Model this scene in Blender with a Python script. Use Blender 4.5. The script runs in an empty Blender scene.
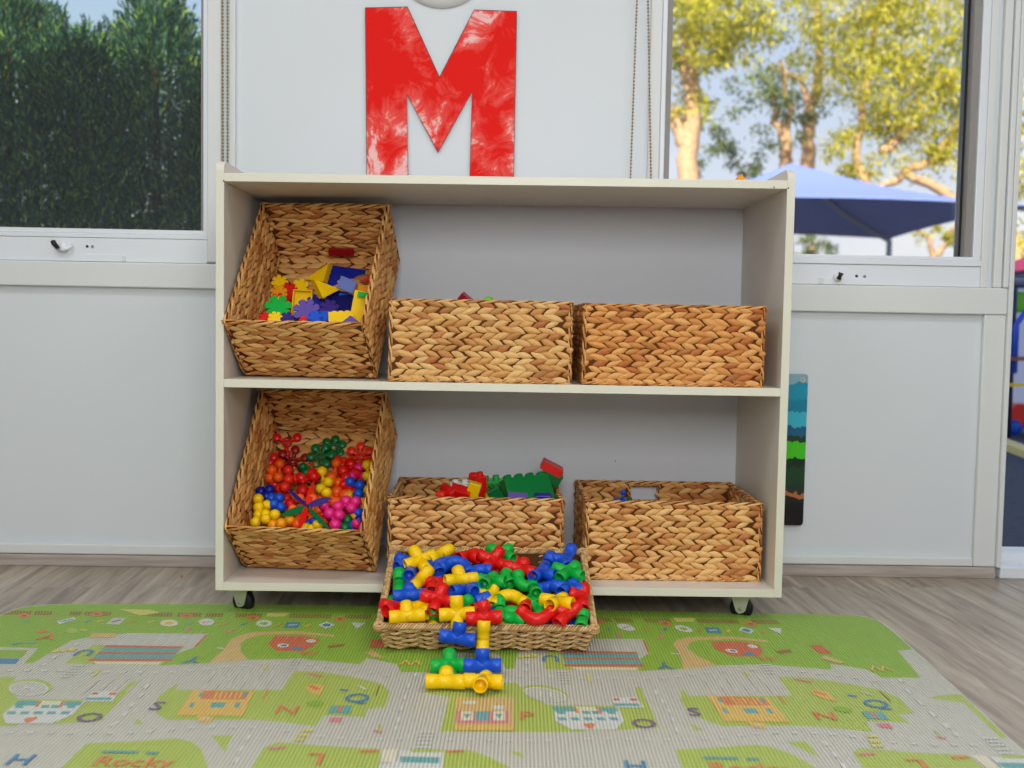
import bpy, math, random
from mathutils import Vector, Matrix
random.seed(7)
SC = bpy.context.scene
COL = SC.collection
V = Vector
PI = math.pi

# ------------------------------------------------------------ colour / materials
def lin(c):
    return tuple(((x/255)/12.92 if x/255 <= .04045 else ((x/255+.055)/1.055)**2.4) for x in c)

def new_mat(name):
    m = bpy.data.materials.new(name); m.use_nodes = True
    nt = m.node_tree; b = nt.nodes['Principled BSDF']
    return m, nt, b

def plain(name, c, rough=.5, spec=.5, metal=0, bump=0, bscale=60, var=0):
    m, nt, b = new_mat(name)
    b.inputs['Base Color'].default_value = (*lin(c), 1)
    b.inputs['Roughness'].default_value = rough
    b.inputs['Specular IOR Level'].default_value = spec
    b.inputs['Metallic'].default_value = metal
    if bump or var:
        tc = nt.nodes.new('ShaderNodeTexCoord')
        n = nt.nodes.new('ShaderNodeTexNoise'); n.inputs['Scale'].default_value = bscale; n.inputs['Detail'].default_value = 4
        nt.links.new(tc.outputs['Object'], n.inputs['Vector'])
        if bump:
            bp = nt.nodes.new('ShaderNodeBump'); bp.inputs['Strength'].default_value = bump; bp.inputs['Distance'].default_value = .002
            nt.links.new(n.outputs['Fac'], bp.inputs['Height']); nt.links.new(bp.outputs['Normal'], b.inputs['Normal'])
        if var:
            r = nt.nodes.new('ShaderNodeValToRGB'); a = lin(c)
            r.color_ramp.elements[0].position = .3; r.color_ramp.elements[1].position = .7
            r.color_ramp.elements[0].color = (*[x*(1-var) for x in a], 1)
            r.color_ramp.elements[1].color = (*[min(1, x*(1+var)) for x in a], 1)
            nt.links.new(n.outputs['Fac'], r.inputs['Fac']); nt.links.new(r.outputs['Color'], b.inputs['Base Color'])
    return m

def island_mat(name, stops, rough=.6, fibre=True, tint=False, translucent=0, spec=.3):
    """colour varies from strand to strand; fibres run along the strand"""
    m, nt, b = new_mat(name); L = nt.links.new; N = nt.nodes.new
    g = N('ShaderNodeNewGeometry'); r = N('ShaderNodeValToRGB')
    e = r.color_ramp.elements
    while len(e) < len(stops): e.new(.5)
    for k, (p, c) in enumerate(stops): e[k].position = p; e[k].color = (*lin(c), 1)
    L(g.outputs['Random Per Island'], r.inputs['Fac']); col = r.outputs['Color']
    if fibre:
        uv = N('ShaderNodeUVMap'); mp = N('ShaderNodeMapping'); mp.inputs['Scale'].default_value = (1.2, 9, 1)
        n = N('ShaderNodeTexNoise'); n.inputs['Scale'].default_value = 1.6; n.inputs['Detail'].default_value = 3
        L(uv.outputs['UV'], mp.inputs['Vector']); L(mp.outputs['Vector'], n.inputs['Vector'])
        mr = N('ShaderNodeMapRange'); mr.inputs['To Min'].default_value = .45; mr.inputs['To Max'].default_value = 1.5
        L(n.outputs['Fac'], mr.inputs['Value'])
        mx = N('ShaderNodeMix'); mx.data_type = 'RGBA'; mx.blend_type = 'MULTIPLY'; mx.inputs['Factor'].default_value = 1
        L(col, mx.inputs['A']); L(mr.outputs['Result'], mx.inputs['B']); col = mx.outputs['Result']
        bp = N('ShaderNodeBump'); bp.inputs['Strength'].default_value = .5; bp.inputs['Distance'].default_value = .001
        L(n.outputs['Fac'], bp.inputs['Height']); L(bp.outputs['Normal'], b.inputs['Normal'])
    if tint:
        oi = N('ShaderNodeObjectInfo'); mx = N('ShaderNodeMix'); mx.data_type = 'RGBA'; mx.blend_type = 'MULTIPLY'; mx.inputs['Factor'].default_value = 1
        L(col, mx.inputs['A']); L(oi.outputs['Color'], mx.inputs['B']); col = mx.outputs['Result']
    L(col, b.inputs['Base Color']); b.inputs['Roughness'].default_value = rough; b.inputs['Specular IOR Level'].default_value = spec
    if translucent:
        t = N('ShaderNodeBsdfTranslucent'); s = N('ShaderNodeMixShader'); s.inputs[0].default_value = translucent
        L(col, t.inputs['Color']); L(b.outputs[0], s.inputs[1]); L(t.outputs[0], s.inputs[2])
        L(s.outputs[0], nt.nodes['Material Output'].inputs['Surface'])
    return m

def plastic(name, c, rough=.34):
    return plain(name, c, rough, .4)

M = {}
M['wall'] = plain('wall_paint', (224, 229, 232), .45, .4, var=.015, bscale=1.5)
M['trimw'] = plain('trim_paint', (228, 230, 228), .4, .4, var=.012, bscale=3)
M['alu'] = plain('white_aluminium', (236, 240, 245), .3, .5)
M['grey_alu'] = plain('grey_aluminium', (150, 146, 140), .4, .5)
M['black'] = plain('black_plastic', (18, 18, 18), .35, .5)
M['shelf'] = plain('cream_melamine', (222, 216, 205), .42, .4, var=.02, bscale=5)
M['shelf_edge'] = plain('cream_edge_banding', (224, 221, 202), .4, .4, var=.03, bscale=8)
M['shelf_back'] = plain('pale_grey_backing', (214, 218, 224), .45, .4, var=.01, bscale=3)
M['wheel'] = plain('black_rubber', (22, 22, 22), .5, .4)
M['zinc'] = plain('zinc_plate', (200, 200, 186), .4, .5, .5)
M['core'] = plain('dark_gap', (96, 56, 28), .9, .1)
M['weave'] = island_mat('water_hyacinth', [(0, (170, 112, 60)), (.22, (210, 156, 92)), (.6, (232, 190, 126)), (.85, (220, 168, 102)), (1, (180, 108, 58))], .5, tint=True)
M['seagrass'] = island_mat('seagrass_cord', [(0, (176, 132, 80)), (.5, (214, 174, 118)), (1, (234, 200, 148))], .6)
M['score'] = plain('tray_gap', (92, 60, 32), .9, .1)
CC = dict(red=(226, 22, 18), blue=(24, 84, 206), green=(0, 176, 62), yellow=(252, 205, 0), orange=(252, 92, 16),
          darkblue=(12, 30, 150), navy=(16, 18, 92), violet=(98, 78, 160), pink=(236, 40, 130), purple=(52, 28, 120), darkgreen=(0, 108, 50),
          darkred=(150, 14, 24), amber=(246, 160, 8), periwinkle=(110, 128, 200), scarlet=(240, 44, 24), lime=(110, 200, 20), white=(232, 232, 226), brick=(0, 130, 60))
for k, c in CC.items(): M[k] = plastic(k+'_plastic', c)

# ------------------------------------------------------------ mesh builder
class MB:
    def __init__(s): s.v = []; s.f = []; s.m = []; s.s = []; s.uv = []
    def add(s, verts, faces, mi=0, smooth=True, uvs=None):
        o = len(s.v); s.v += [tuple(v) for v in verts]
        s.uv += (uvs if uvs else [(0, 0)]*len(verts))
        for f in faces: s.f.append([i+o for i in f]); s.m.append(mi); s.s.append(smooth)
    def box(s, x0, x1, y0, y1, z0, z1, mi=0, T=None):
        v = [V((x, y, z)) for z in (z0, z1) for y in (y0, y1) for x in (x0, x1)]
        if T: v = [T @ p for p in v]
        s.add(v, [(0, 2, 3, 1), (4, 5, 7, 6), (0, 1, 5, 4), (2, 6, 7, 3), (0, 4, 6, 2), (1, 3, 7, 5)], mi, False)
    def prism(s, pts, T0, T1, mi=0, smooth=False):
        """pts 2D outline; T0/T1 map (x,y)->3D for both ends"""
        n = len(pts); a = [T0(*p) for p in pts]; b = [T1(*p) for p in pts]
        s.add(a+b, [list(range(n))[::-1], list(range(n, 2*n))] + [(i, (i+1) % n, n+(i+1) % n, n+i) for i in range(n)], mi, smooth)
    def tube(s, path, rad, n=8, mi=0, caps=True, uvk=None):
        path = [V(p) for p in path]; rings = []
        r = rad if isinstance(rad, (list, tuple)) else [rad]*len(path)
        prev = None
        verts = []; uvs = []; L = 0
        for i, p in enumerate(path):
            t = (path[min(i+1, len(path)-1)]-path[max(i-1, 0)]).normalized()
            if prev is None:
                a = V((0, 0, 1)) if abs(t.z) < .9 else V((1, 0, 0)); u = t.cross(a).normalized()
            else: u = (prev-t*prev.dot(t)).normalized()
            prev = u; w = t.cross(u)
            if i: L += (p-path[i-1]).length
            for k in range(n):
                an = 2*PI*k/n; verts.append(p+(u*math.cos(an)+w*math.sin(an))*r[i]); uvs.append((L*(uvk or 1), k/n))
        f = []
        for i in range(len(path)-1):
            for k in range(n): f.append((i*n+k, i*n+(k+1) % n, (i+1)*n+(k+1) % n, (i+1)*n+k))
        if caps: f.append(list(range(n))[::-1]); f.append([(len(path)-1)*n+k for k in range(n)])
        s.add(verts, f, mi, True, uvs)
    def lathe(s, prof, O, Z, n=16, mi=0, X=None):
        """prof: (r,h) list around axis Z at O"""
        O = V(O); Z = V(Z).normalized(); a = V((1, 0, 0)) if abs(Z.x) < .9 else V((0, 1, 0))
        X = Z.cross(a).normalized(); Y = Z.cross(X); verts = []
        for r, h in prof:
            for k in range(n):
                an = 2*PI*k/n; verts.append(O+Z*h+(X*math.cos(an)+Y*math.sin(an))*r)
        f = [(i*n+k, i*n+(k+1) % n, (i+1)*n+(k+1) % n, (i+1)*n+k) for i in range(len(prof)-1) for k in range(n)]
        s.add(verts, f, mi, True)
    def ball(s, c, r, n=10, m=6, mi=0):
        s.lathe([(max(1e-5, r*math.sin(PI*i/m)), -r*math.cos(PI*i/m)) for i in range(m+1)], c, (0, 0, 1), n, mi)
    def mesh(s, name, mats):
        me = bpy.data.meshes.new(name); me.from_pydata(s.v, [], s.f)
        for m in mats: me.materials.append(m)
        me.polygons.foreach_set('material_index', s.m); me.polygons.foreach_set('use_smooth', s.s)
        ul = me.uv_layers.new(name='UVMap'); idx = [0]*len(me.loops); me.loops.foreach_get('vertex_index', idx)
        fl = []
        for i in idx: fl += self_uv(s.uv[i])
        ul.data.foreach_set('uv', fl); me.update()
        return me
def self_uv(t): return [t[0], t[1]]

def obj(name, mb, mats, parent=None, bevel=0, seg=2, loc=None):
    me = mb.mesh(name, mats if isinstance(mats, list) else [mats]) if isinstance(mb, MB) else mb
    o = bpy.data.objects.new(name, me); COL.objects.link(o)
    if parent: o.parent = parent
    if loc: o.location = loc
    if bevel:
        b = o.modifiers.new('bevel', 'BEVEL'); b.width = bevel; b.segments = seg; b.limit_method = 'ANGLE'; b.angle_limit = .6
    return o
def tag(o, label, cat, group=None):
    o['label'] = label; o['category'] = cat
    if group: o['group'] = group
    return o
def struct(o): o['kind'] = 'structure'; return o
def thing(name, label, cat, loc=(0, 0, 0), group=None, Mx=None):
    o = bpy.data.objects.new(name, None); COL.objects.link(o); o.empty_display_size = .05
    if Mx is not None: o.matrix_world = Mx
    else: o.location = loc
    return tag(o, label, cat, group)

# ------------------------------------------------------------ camera
F = 1024.23; CP = V((-.02133, -2.13973, .63424)); YAW, PITCH, ROLL = .018248, -.058126, .017943
fw = V((math.sin(YAW)*math.cos(PITCH), math.cos(YAW)*math.cos(PITCH), math.sin(PITCH)))
rt = V((math.cos(YAW), -math.sin(YAW), 0)); up = rt.cross(fw)
R2 = rt*math.cos(ROLL)+up*math.sin(ROLL); U2 = -rt*math.sin(ROLL)+up*math.cos(ROLL)
cam = bpy.data.objects.new('camera', bpy.data.cameras.new('camera')); COL.objects.link(cam)
cam.matrix_world = Matrix(((R2.x, U2.x, -fw.x, CP.x), (R2.y, U2.y, -fw.y, CP.y), (R2.z, U2.z, -fw.z, CP.z), (0, 0, 0, 1)))
cam.data.sensor_width = 36; cam.data.lens = F/1024*36; cam.data.clip_end = 500
cam.data.dof.use_dof = True; cam.data.dof.focus_distance = 2.15; cam.data.dof.aperture_fstop = 3.6
SC.camera = cam
def ray(px, py): return (fw+R2*((px-512)/F)-U2*((py-384)/F))
def at(px, py, Y=None, Z=None, O=None, Nn=None):
    """point of the place seen at a photo position, on plane y=Y, z=Z or through O with normal Nn"""
    d = ray(px, py)
    if Y is not None: return CP+d*((Y-CP.y)/d.y)
    if Z is not None: return CP+d*((Z-CP.z)/d.z)
    return CP+d*((V(O)-CP).dot(Nn)/d.dot(Nn))

# ------------------------------------------------------------ room shell
YW = .465
def bars(name, boxes, m, parent=None, bevel=0):
    mb = MB()
    for b in boxes: mb.box(*b)
    return obj(name, mb, m, parent, bevel)
WL, WR = -4.0, 4.0
WLx0, WLx1 = -2.1, -.745; WRx0, WRx1 = .387, 1.215; DX0, DX1 = 1.297, 2.25; WT = 2.12
w = bars('wall_back', [
    (WL, WLx0, YW+.006, YW+.12, 0, 2.7), (WLx0, WLx1, YW+.006, YW+.12, 0, .775), (WLx0, WLx1, YW+.006, YW+.12, WT, 2.7),
    (WLx1, WRx0, YW+.006, YW+.12, 0, 2.7), (WRx0, WRx1, YW+.006, YW+.12, 0, .752), (WRx0, WRx1, YW+.006, YW+.12, WT, 2.7),
    (WRx1, DX0-.004, YW+.006, YW+.12, 0, 2.7), (DX0-.004, DX1, YW+.006, YW+.12, 2.1, 2.7), (DX1, WR, YW+.006, YW+.12, 0, 2.7)], M['wall'])
struct(w)
# mouldings
def trim(n, boxes, b=.002, m='trimw'): return struct(bars('trim_%d' % n, boxes, M[m], None, b))
trim(1, [(WL, -.708, YW-.012, YW+.005, .71, .772)], .003)                  # left rail below window
trim(2, [(-.745, -.710, YW-.010, YW+.005, .776, 2.3)], .003)                # left of centre panel
trim(3, [(-.692, -.676, YW-.006, YW+.005, .776, 2.6)], .002)
trim(4, [(.357, .386, YW-.008, YW+.005, .776, 2.6)], .003)
trim(5, [(.36, 1.2835, YW-.012, YW+.005, .681, .749)], .003)                # right rail
trim(6, [(1.228, 1.2835, YW-.009, YW+.005, .030, .6805)], .003)              # stile of the lower panel
trim(7, [(.36, 1.2275, YW-.006, YW+.005, .030, .052)], .003)
trim(8, [(WL, -.30, YW-.006, YW+.005, .030, .055)], .003)
trim(9, [(1.216, 1.236, YW-.002, YW+.005, .7495, 2.3), (1.247, 1.268, YW-.010, YW+.005, .7495, 2.3)], .003)
trim(10, [(1.270, 1.2835, YW-.016, YW+.005, .7495, 2.3)], .003)
trim(11, [(1.284, 1.296, YW-.018, YW+.125, .03, 2.12)], .002)               # door jamb
m, nt, b = new_mat('greige_skirting')
tc = nt.nodes.new('ShaderNodeTexCoord'); mp = nt.nodes.new('ShaderNodeMapping'); mp.inputs['Scale'].default_value = (3, 30, 60)
n = nt.nodes.new('ShaderNodeTexNoise'); n.inputs['Scale'].default_value = 2; n.inputs['Detail'].default_value = 5
r = nt.nodes.new('ShaderNodeValToRGB'); r.color_ramp.elements[0].color = (*lin((160, 148, 140)), 1); r.color_ramp.elements[1].color = (*lin((196, 184, 174)), 1)
r.color_ramp.elements[0].position = .3; r.color_ramp.elements[1].position = .7
nt.links.new(tc.outputs['Object'], mp.inputs[0]); nt.links.new(mp.outputs[0], n.inputs['Vector']); nt.links.new(n.outputs['Fac'], r.inputs[0]); nt.links.new(r.outputs[0], b.inputs['Base Color'])
b.inputs['Roughness'].default_value = .5
M['skirt'] = m
struct(bars('baseboard_back', [(WL, 1.284, YW-.010, YW+.006, 0, .0285)], M['skirt'], None, .002))

# floor planks
m, nt, b = new_mat('vinyl_planks'); N = nt.nodes.new; L = nt.links.new
tc = N('ShaderNodeTexCoord'); mp = N('ShaderNodeMapping'); mp.inputs['Rotation'].default_value = (0, 0, PI/2-.05); mp.inputs['Location'].default_value = (.3, .04, 0)
br = N('ShaderNodeTexBrick'); br.inputs['Scale'].default_value = 1; br.inputs['Brick Width'].default_value = 1.2; br.inputs['Row Height'].default_value = .15
br.inputs['Mortar Size'].default_value = .0012; br.inputs['Mortar Smooth'].default_value = .5
br.inputs['Color1'].default_value = (.12, .12, .12, 1); br.inputs['Color2'].default_value = (.9, .9, .9, 1); br.inputs['Mortar'].default_value = (.35, .35, .35, 1)
mg = N('ShaderNodeMapping'); mg.inputs['Scale'].default_value = (1.6, 22, 1)
ng = N('ShaderNodeTexNoise'); ng.inputs['Scale'].default_value = 1.6; ng.inputs['Detail'].default_value = 8; ng.inputs['Roughness'].default_value = .62; ng.inputs['Distortion'].default_value = .7
add = N('ShaderNodeVectorMath'); add.operation = 'MULTIPLY_ADD'; add.inputs[1].default_value = (0, 0, 7)
L(tc.outputs['Object'], mp.inputs[0]); L(mp.outputs[0], br.inputs['Vector']); L(mp.outputs[0], mg.inputs[0])
ad = N('ShaderNodeVectorMath'); ad.operation = 'ADD'; sc = N('ShaderNodeVectorMath'); sc.operation = 'SCALE'; sc.inputs['Scale'].default_value = 9
L(br.outputs['Color'], sc.inputs[0]); L(mg.outputs[0], ad.inputs[0]); L(sc.outputs[0], ad.inputs[1]); L(ad.outputs[0], ng.inputs['Vector'])
r = N('ShaderNodeValToRGB'); el = r.color_ramp.elements
el[0].position = .28; el[0].color = (*lin((114, 101, 88)), 1); el[1].position = .74; el[1].color = (*lin((206, 192, 172)), 1)
e = el.new(.5); e.color = (*lin((166, 151, 134)), 1)
L(ng.outputs['Fac'], r.inputs[0])
mx = N('ShaderNodeMix'); mx.data_type = 'RGBA'; mx.blend_type = 'MULTIPLY'; mx.inputs['Factor'].default_value = .35
mr = N('ShaderNodeMapRange'); mr.inputs['To Min'].default_value = .55; mr.inputs['To Max'].default_value = 1.1
L(br.outputs['Color'], mr.inputs[0]); L(r.outputs[0], mx.inputs['A']); L(mr.outputs[0], mx.inputs['B']); L(mx.outputs['Result'], b.inputs['Base Color'])
bp = N('ShaderNodeBump'); bp.inputs['Strength'].default_value = .15; bp.inputs['Distance'].default_value = .001; L(ng.outputs['Fac'], bp.inputs['Height']); L(bp.outputs[0], b.inputs['Normal'])
b.inputs['Roughness'].default_value = .33
M['floor'] = m
struct(bars('floor', [(-4, 4, -5, YW+.125, -.06, 0)], M['floor']))
struct(bars('ceiling', [(-4.2, 4.2, -5.2, 1.0, 2.7, 3.05)], M['wall']))
struct(bars('wall_left', [(-4.1, -4, -5.1, YW+.12, 0, 2.7)], M['wall'])); struct(bars('wall_right', [(4, 4.1, -5.1, YW+.12, 0, 2.7)], M['wall']))
struct(bars('wall_rear', [(-4.1, 4.1, -5.1, -5, 0, 2.7)], M['wall']))
# roof over the ceiling
mb = MB(); mb.prism([(-5.4, 3.055), (1.1, 3.055), (1.1, 3.16), (-2.2, 3.8), (-5.4, 3.4)], lambda y, z: V((-4.4, y, z)), lambda y, z: V((4.4, y, z)))
o = obj('roof', mb, M['wall']); struct(o)

# glass
def glass_mat(name, tint, haze):
    m, nt, b = new_mat(name); N = nt.nodes.new; L = nt.links.new
    nt.nodes.remove(b); t = N('ShaderNodeBsdfTransparent'); t.inputs[0].default_value = (*tint, 1)
    g = N('ShaderNodeBsdfGlossy'); g.inputs['Roughness'].default_value = .02
    fr = N('ShaderNodeFresnel'); fr.inputs['IOR'].default_value = 1.45
    s = N('ShaderNodeMixShader'); L(fr.outputs[0], s.inputs[0]); L(t.outputs[0], s.inputs[1]); L(g.outputs[0], s.inputs[2])
    d = N('ShaderNodeBsdfDiffuse'); d.inputs[0].default_value = (.8, .85, .9, 1)
    s2 = N('ShaderNodeMixShader'); s2.inputs[0].default_value = haze
    L(s.outputs[0], s2.inputs[1]); L(d.outputs[0], s2.inputs[2]); L(s2.outputs[0], nt.nodes['Material Output'].inputs[0])
    return m
M['glassL'] = glass_mat('window_glass_dusty', (.86, .92, .92), .02)
M['glassR'] = glass_mat('window_glass_clear', (.95, .96, .97), .008)

def window(n, x0, x1, zb, side, gl):
    t = bpy.data.objects.new('window_%d' % n, None); COL.objects.link(t); t['kind'] = 'structure'
    # winder box and lower frame
    if side == 'L':
        zs0, zs1, zg = .773, .832, .855; gx0, gx1 = x0+.04, -.757; fx1 = -.748
        bars('window_frame', [(x0, x1-.0005, YW-.004, YW+.09, zs0, zs1), (x0, x1-.0005, YW-.006, YW+.08, zs1+.0005, zs1+.011),
                              (x0, x1-.0005, YW-.002, YW+.075, zs1+.0115, zg),
                              (-.7565, x1-.0005, YW-.001, YW+.02, zg, WT), (x0, x0+.04, YW, YW+.07, zg, WT), (x0, x1, YW, YW+.07, WT-.03, WT)], M['alu'], t, .0015)
        bars('reveal', [(-.768, -.757, YW+.021, YW+.06, zg, WT-.03)], M['grey_alu'], t)
        gx1 = -.762; yg = YW+.035
        kx = at(58, 246, Y=YW-.01).x; z = at(58, 246, Y=YW-.01).z; d1 = at(88, 248, Y=YW).x; d2 = at(93.5, 247.5, Y=YW).x
    else:
        zs0, zs1, zg = .750, .802, .826
        bars('window_frame', [(x0, x1-.0005, YW-.004, YW+.09, zs0, zs1), (x0, x1-.0005, YW-.008, YW+.08, zs1+.0005, zs1+.015),
                              (x0, x1-.0005, YW-.003, YW+.075, zs1+.0155, zg),
                              (x0, x0+.012, YW-.003, YW+.03, zg, WT), (1.194, x1-.0005, YW-.003, YW+.03, zg, WT), (x0, x1, YW, YW+.07, WT-.03, WT)], M['alu'], t, .0015)
        bars('reveal', [(.400, .418, YW+.031, YW+.07, zg, WT-.03), (1.176, 1.193, YW+.005, YW+.07, zg, WT-.03)], M['grey_alu'], t)
        bars('glazing_seal', [(1.1695, 1.1755, YW+.03, YW+.05, zg, WT-.03)], M['black'], t)
        gx0, gx1 = .405, 1.185; yg = YW+.045
        kx = at(838, 276, Y=YW-.01).x; z = at(838, 276, Y=YW-.01).z; d1 = at(856, 275, Y=YW).x; d2 = at(864, 275, Y=YW).x
    g = bars('glass', [(gx0, gx1, yg, yg+.004, zg-.005, WT-.02)], gl, t)
    # winder
    mb = MB()
    mb.lathe([(.0001, 0), (.011, 0), (.012, .002), (.012, .008), (.009, .011), (.0001, .012)], (kx+.012 if side == 'L' else kx, YW-.004, z-.002), (0, -1, 0), 16)
    if side == 'L': mb.tube([(kx+.004, YW-.014, z-.007), (kx+.018, YW-.02, z-.010), (kx+.030, YW-.018, z-.004), (kx+.036, YW-.01, z+.003)], [.004, .005, .0055, .004], 8)
    else: mb.tube([(kx, YW-.012, z-.010), (kx-.001, YW-.016, z-.004), (kx+.002, YW-.014, z+.006)], .006, 8)
    wd = obj('winder', mb, M['alu'], t)
    mb = MB()
    if side == 'L': mb.tube([(kx-.006, YW-.024, z+.010), (kx-.004, YW-.026, z+.006), (kx+.004, YW-.020, z-.006)], [.0065, .0062, .0055], 10)
    else: mb.tube([(kx-.001, YW-.020, z-.007), (kx, YW-.024, z-.001), (kx+.003, YW-.026, z+.007)], [.0065, .004, .0068], 10)
    obj('winder_knob', mb, M['black'], wd)
    for dx, mm, rr in ((d1, 'black', .0035), (d2, 'zinc', .0040), (d2, 'black', .0018)):
        mb = MB(); mb.lathe([(.0001, 0), (rr, 0), (rr, .0015 if rr != .0018 else .002), (.0001, .002 if rr != .0018 else .0025)], (dx, YW-.004, z+.001), (0, -1, 0), 12); obj('screw_cap', mb, M[mm], t)
    # slim keeper plate
    a, bx = (kx-.018, kx+.165) if side == 'L' else (kx-.05, kx+.115)
    bars('keeper_plate', [(a, bx, YW-.0055, YW-.0035, zs0+.0005, zs0+.018)], M['alu'], t, .0006)
    bars('latch', [((bx-.006) if side == 'L' else a+.004, (bx+.001) if side == 'L' else a+.014, YW-.009, YW-.005, zs0+.001, zs0+.016)], M['trimw'], t, .0006)
window(1, WLx0, WLx1, .855, 'L', M['glassL'])
window(2, WRx0, WRx1, .826, 'R', M['glassR'])

# door opening threshold
th = bars('door_1', [(1.297, DX1, YW-.012, YW+.05, 0, .030), (1.297, DX1, YW+.051, YW+.13, 0, .055)], M['alu'], None, .003); struct(th)

# ------------------------------------------------------------ shelf unit
TZ, MZ, BZ, D, T = .9376, .5099, .0808, .3815, .0172
sh = thing('shelving_unit', 'low cream open-fronted shelving unit on castors below the red letter', 'shelf', (0, 0, .0636))
def loc(b): return b[:4]+(b[4]-.0636, b[5]-.0636)
def side(x0, x1):
    mb = MB(); zt = TZ+.024+(.006 if x0 > 0 else -.001); zb = .0636; r = .02; pts = []
    pts = [(0, zb), (D, zb), (D, zt-r)]+[(D-r+r*math.cos(a), zt-r+r*math.sin(a)) for a in [PI/2*k/6 for k in range(1, 7)]]
    pts += [(r-r*math.sin(a), zt-r+r*math.cos(a)) for a in [PI/2*k/6 for k in range(0, 7)]]
    pts = [(y, z-.0636) for y, z in pts]
    mb.prism(pts, lambda y, z: V((x0, y, z)), lambda y, z: V((x1, y, z)))
    for i, f in enumerate(mb.f):
        ys = [mb.v[k][1] for k in f]
        if max(ys) < .001: mb.m[i] = 1
    return mb
for x0, x1 in ((-.6, -.6+T), (.6-T, .6)): obj('side_panel', side(x0, x1), [M['shelf'], M['shelf_edge']], sh, .0012)
for z, nm in ((TZ, 'top_board'), (MZ, 'middle_shelf'), (BZ, 'bottom_board')):
    mb = MB(); b = loc((-.6+T, .6-T, 0.0, D-.0062, z-T, z)); mb.box(*b); mb.m[2] = 1
    if nm == 'top_board': mb.v = [(p[0], p[1], p[2]+(.0055 if p[0] > 0 else -.0025)) for p in mb.v]
    obj(nm, mb, [M['shelf'], M['shelf_edge']], sh, .0008)
bars('back_panel', [loc((-.6+T, .6-T, D-.006, D-.0002, .0640, TZ-.004))], M['shelf_back'], sh)
_p = at(615.5, 461.2, Y=D-.007)
for (x, z, y) in ((.585, TZ-.010, -.0003), (.555, TZ-.009, -.0003), (-.5835, TZ-.019, -.0003), (_p.x, _p.z, D-.0065)):
    mb = MB(); mb.ball((x, y, z-.0636), .0016, 6, 4); obj('nail_head', mb, M['black'], sh)
for cx, cy in ((-.555, .062), (.53, .062), (-.555, .32), (.53, .32)):
    mb = MB()
    mb.box(cx-.02, cx+.02, cy-.02, cy+.02, -.003, -.0002)
    sd = 1 if cx > 0 else 1
    for q in (-1, 1):
        xx = cx+q*.0125
        mb.prism([(cy-.004, -.048), (cy+.004, -.050), (cy+.010, -.045), (cy+.024, -.003), (cy-.020, -.003), (cy-.010, -.043)], lambda y, z: V((xx-.001, y, z)), lambda y, z: V((xx+.001, y, z)))
    # fork seen from the front: swivelled sideways
    ca = obj('castor', mb, M['zinc'], sh)
    Rz = Matrix.Translation((cx, cy, 0)) @ Matrix.Rotation(math.radians(68), 4, 'Z') @ Matrix.Translation((-cx, -cy, 0))
    ca.matrix_local = Rz
    for q in (-1, 1):
        mb = MB(); mb.lathe([(.0001, 0), (.004, 0), (.004, .002), (.0001, .003)], (cx+q*.0135, cy, -.0386), (q, 0, 0), 10); obj('axle_bolt', mb, M['zinc'], ca)
    mb = MB(); prof = [(.0001, -.009), (.022, -.009), (.0245, -.006), (.025, 0), (.0245, .006), (.022, .009), (.0001, .009)]
    mb.lathe(prof, (cx, cy, -.0386), (1, 0, 0), 28); obj('wheel', mb, M['wheel'], ca)

# ------------------------------------------------------------ woven hyacinth baskets
def lobe(mb, O, Ux, Vx, Nx, x, y, ang, Lh, Wh, H, rnd, mi=0):
    """a strand of braid: pointed leaf on the surface O + x*Ux + y*Vx, bulging along Nx"""
    ca, sa = math.cos(ang), math.sin(ang); verts = []; uvs = []; ns, nv = 6, 4
    ou, ov = rnd.random()*50, rnd.random()*50
    for i in range(ns+1):
        u = -1+2*i/ns; wd = Wh*max(.12, (1-abs(u)**2.3)); hh = H*(1-.75*u*u)+.0007*u
        for j in range(nv+1):
            v = -1+2*j/nv; lx = Lh*u; ly = wd*v
            z = hh*(1-v*v)**.7*1.0-.0014
            px = x+lx*ca-ly*sa; py = y+lx*sa+ly*ca
            verts.append(O+Ux*px+Vx*py+Nx*z); uvs.append((u+ou, v*.5+ov))
    f = [(i*(nv+1)+j, (i+1)*(nv+1)+j, (i+1)*(nv+1)+j+1, i*(nv+1)+j+1) for i in range(ns) for j in range(nv)]
    if Ux.cross(Vx).dot(Nx) < 0: f = [q[::-1] for q in f]
    mb.add(verts, f, mi, True, uvs)

def weave(mb, O, Ux, Vx, Nx, w, h, rnd, hole=None, row=.01355, pitch=.0285):
    nr = max(2, round(h/row)); row = h/nr; nc = max(2, round(w/pitch)); pitch = w/nc
    for r in range(nr):
        y = (r+.5)*row; sgn = 1 if r % 2 else -1; off = rnd.uniform(-.5, .5)
        for c in range(-1, nc+1):
            x = (c+.5+off+rnd.uniform(-.13, .13))*pitch
            if x < pitch*.12 or x > w-pitch*.12: continue
            if hole and hole[0]-.008 < x < hole[1]+.008 and hole[2]-.004 < y < hole[3]+.004: continue
            Lh = pitch*.70*rnd.uniform(.85, 1.2); Lh = min(Lh, max(.008, x+.002), max(.008, w-x+.002))
            lobe(mb, O, Ux, Vx, Nx, x, y+rnd.uniform(-.0008, .0008), sgn*math.radians(rnd.uniform(11, 25)), Lh, row*rnd.uniform(.54, .70), rnd.uniform(.0040, .0078), rnd)

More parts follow.
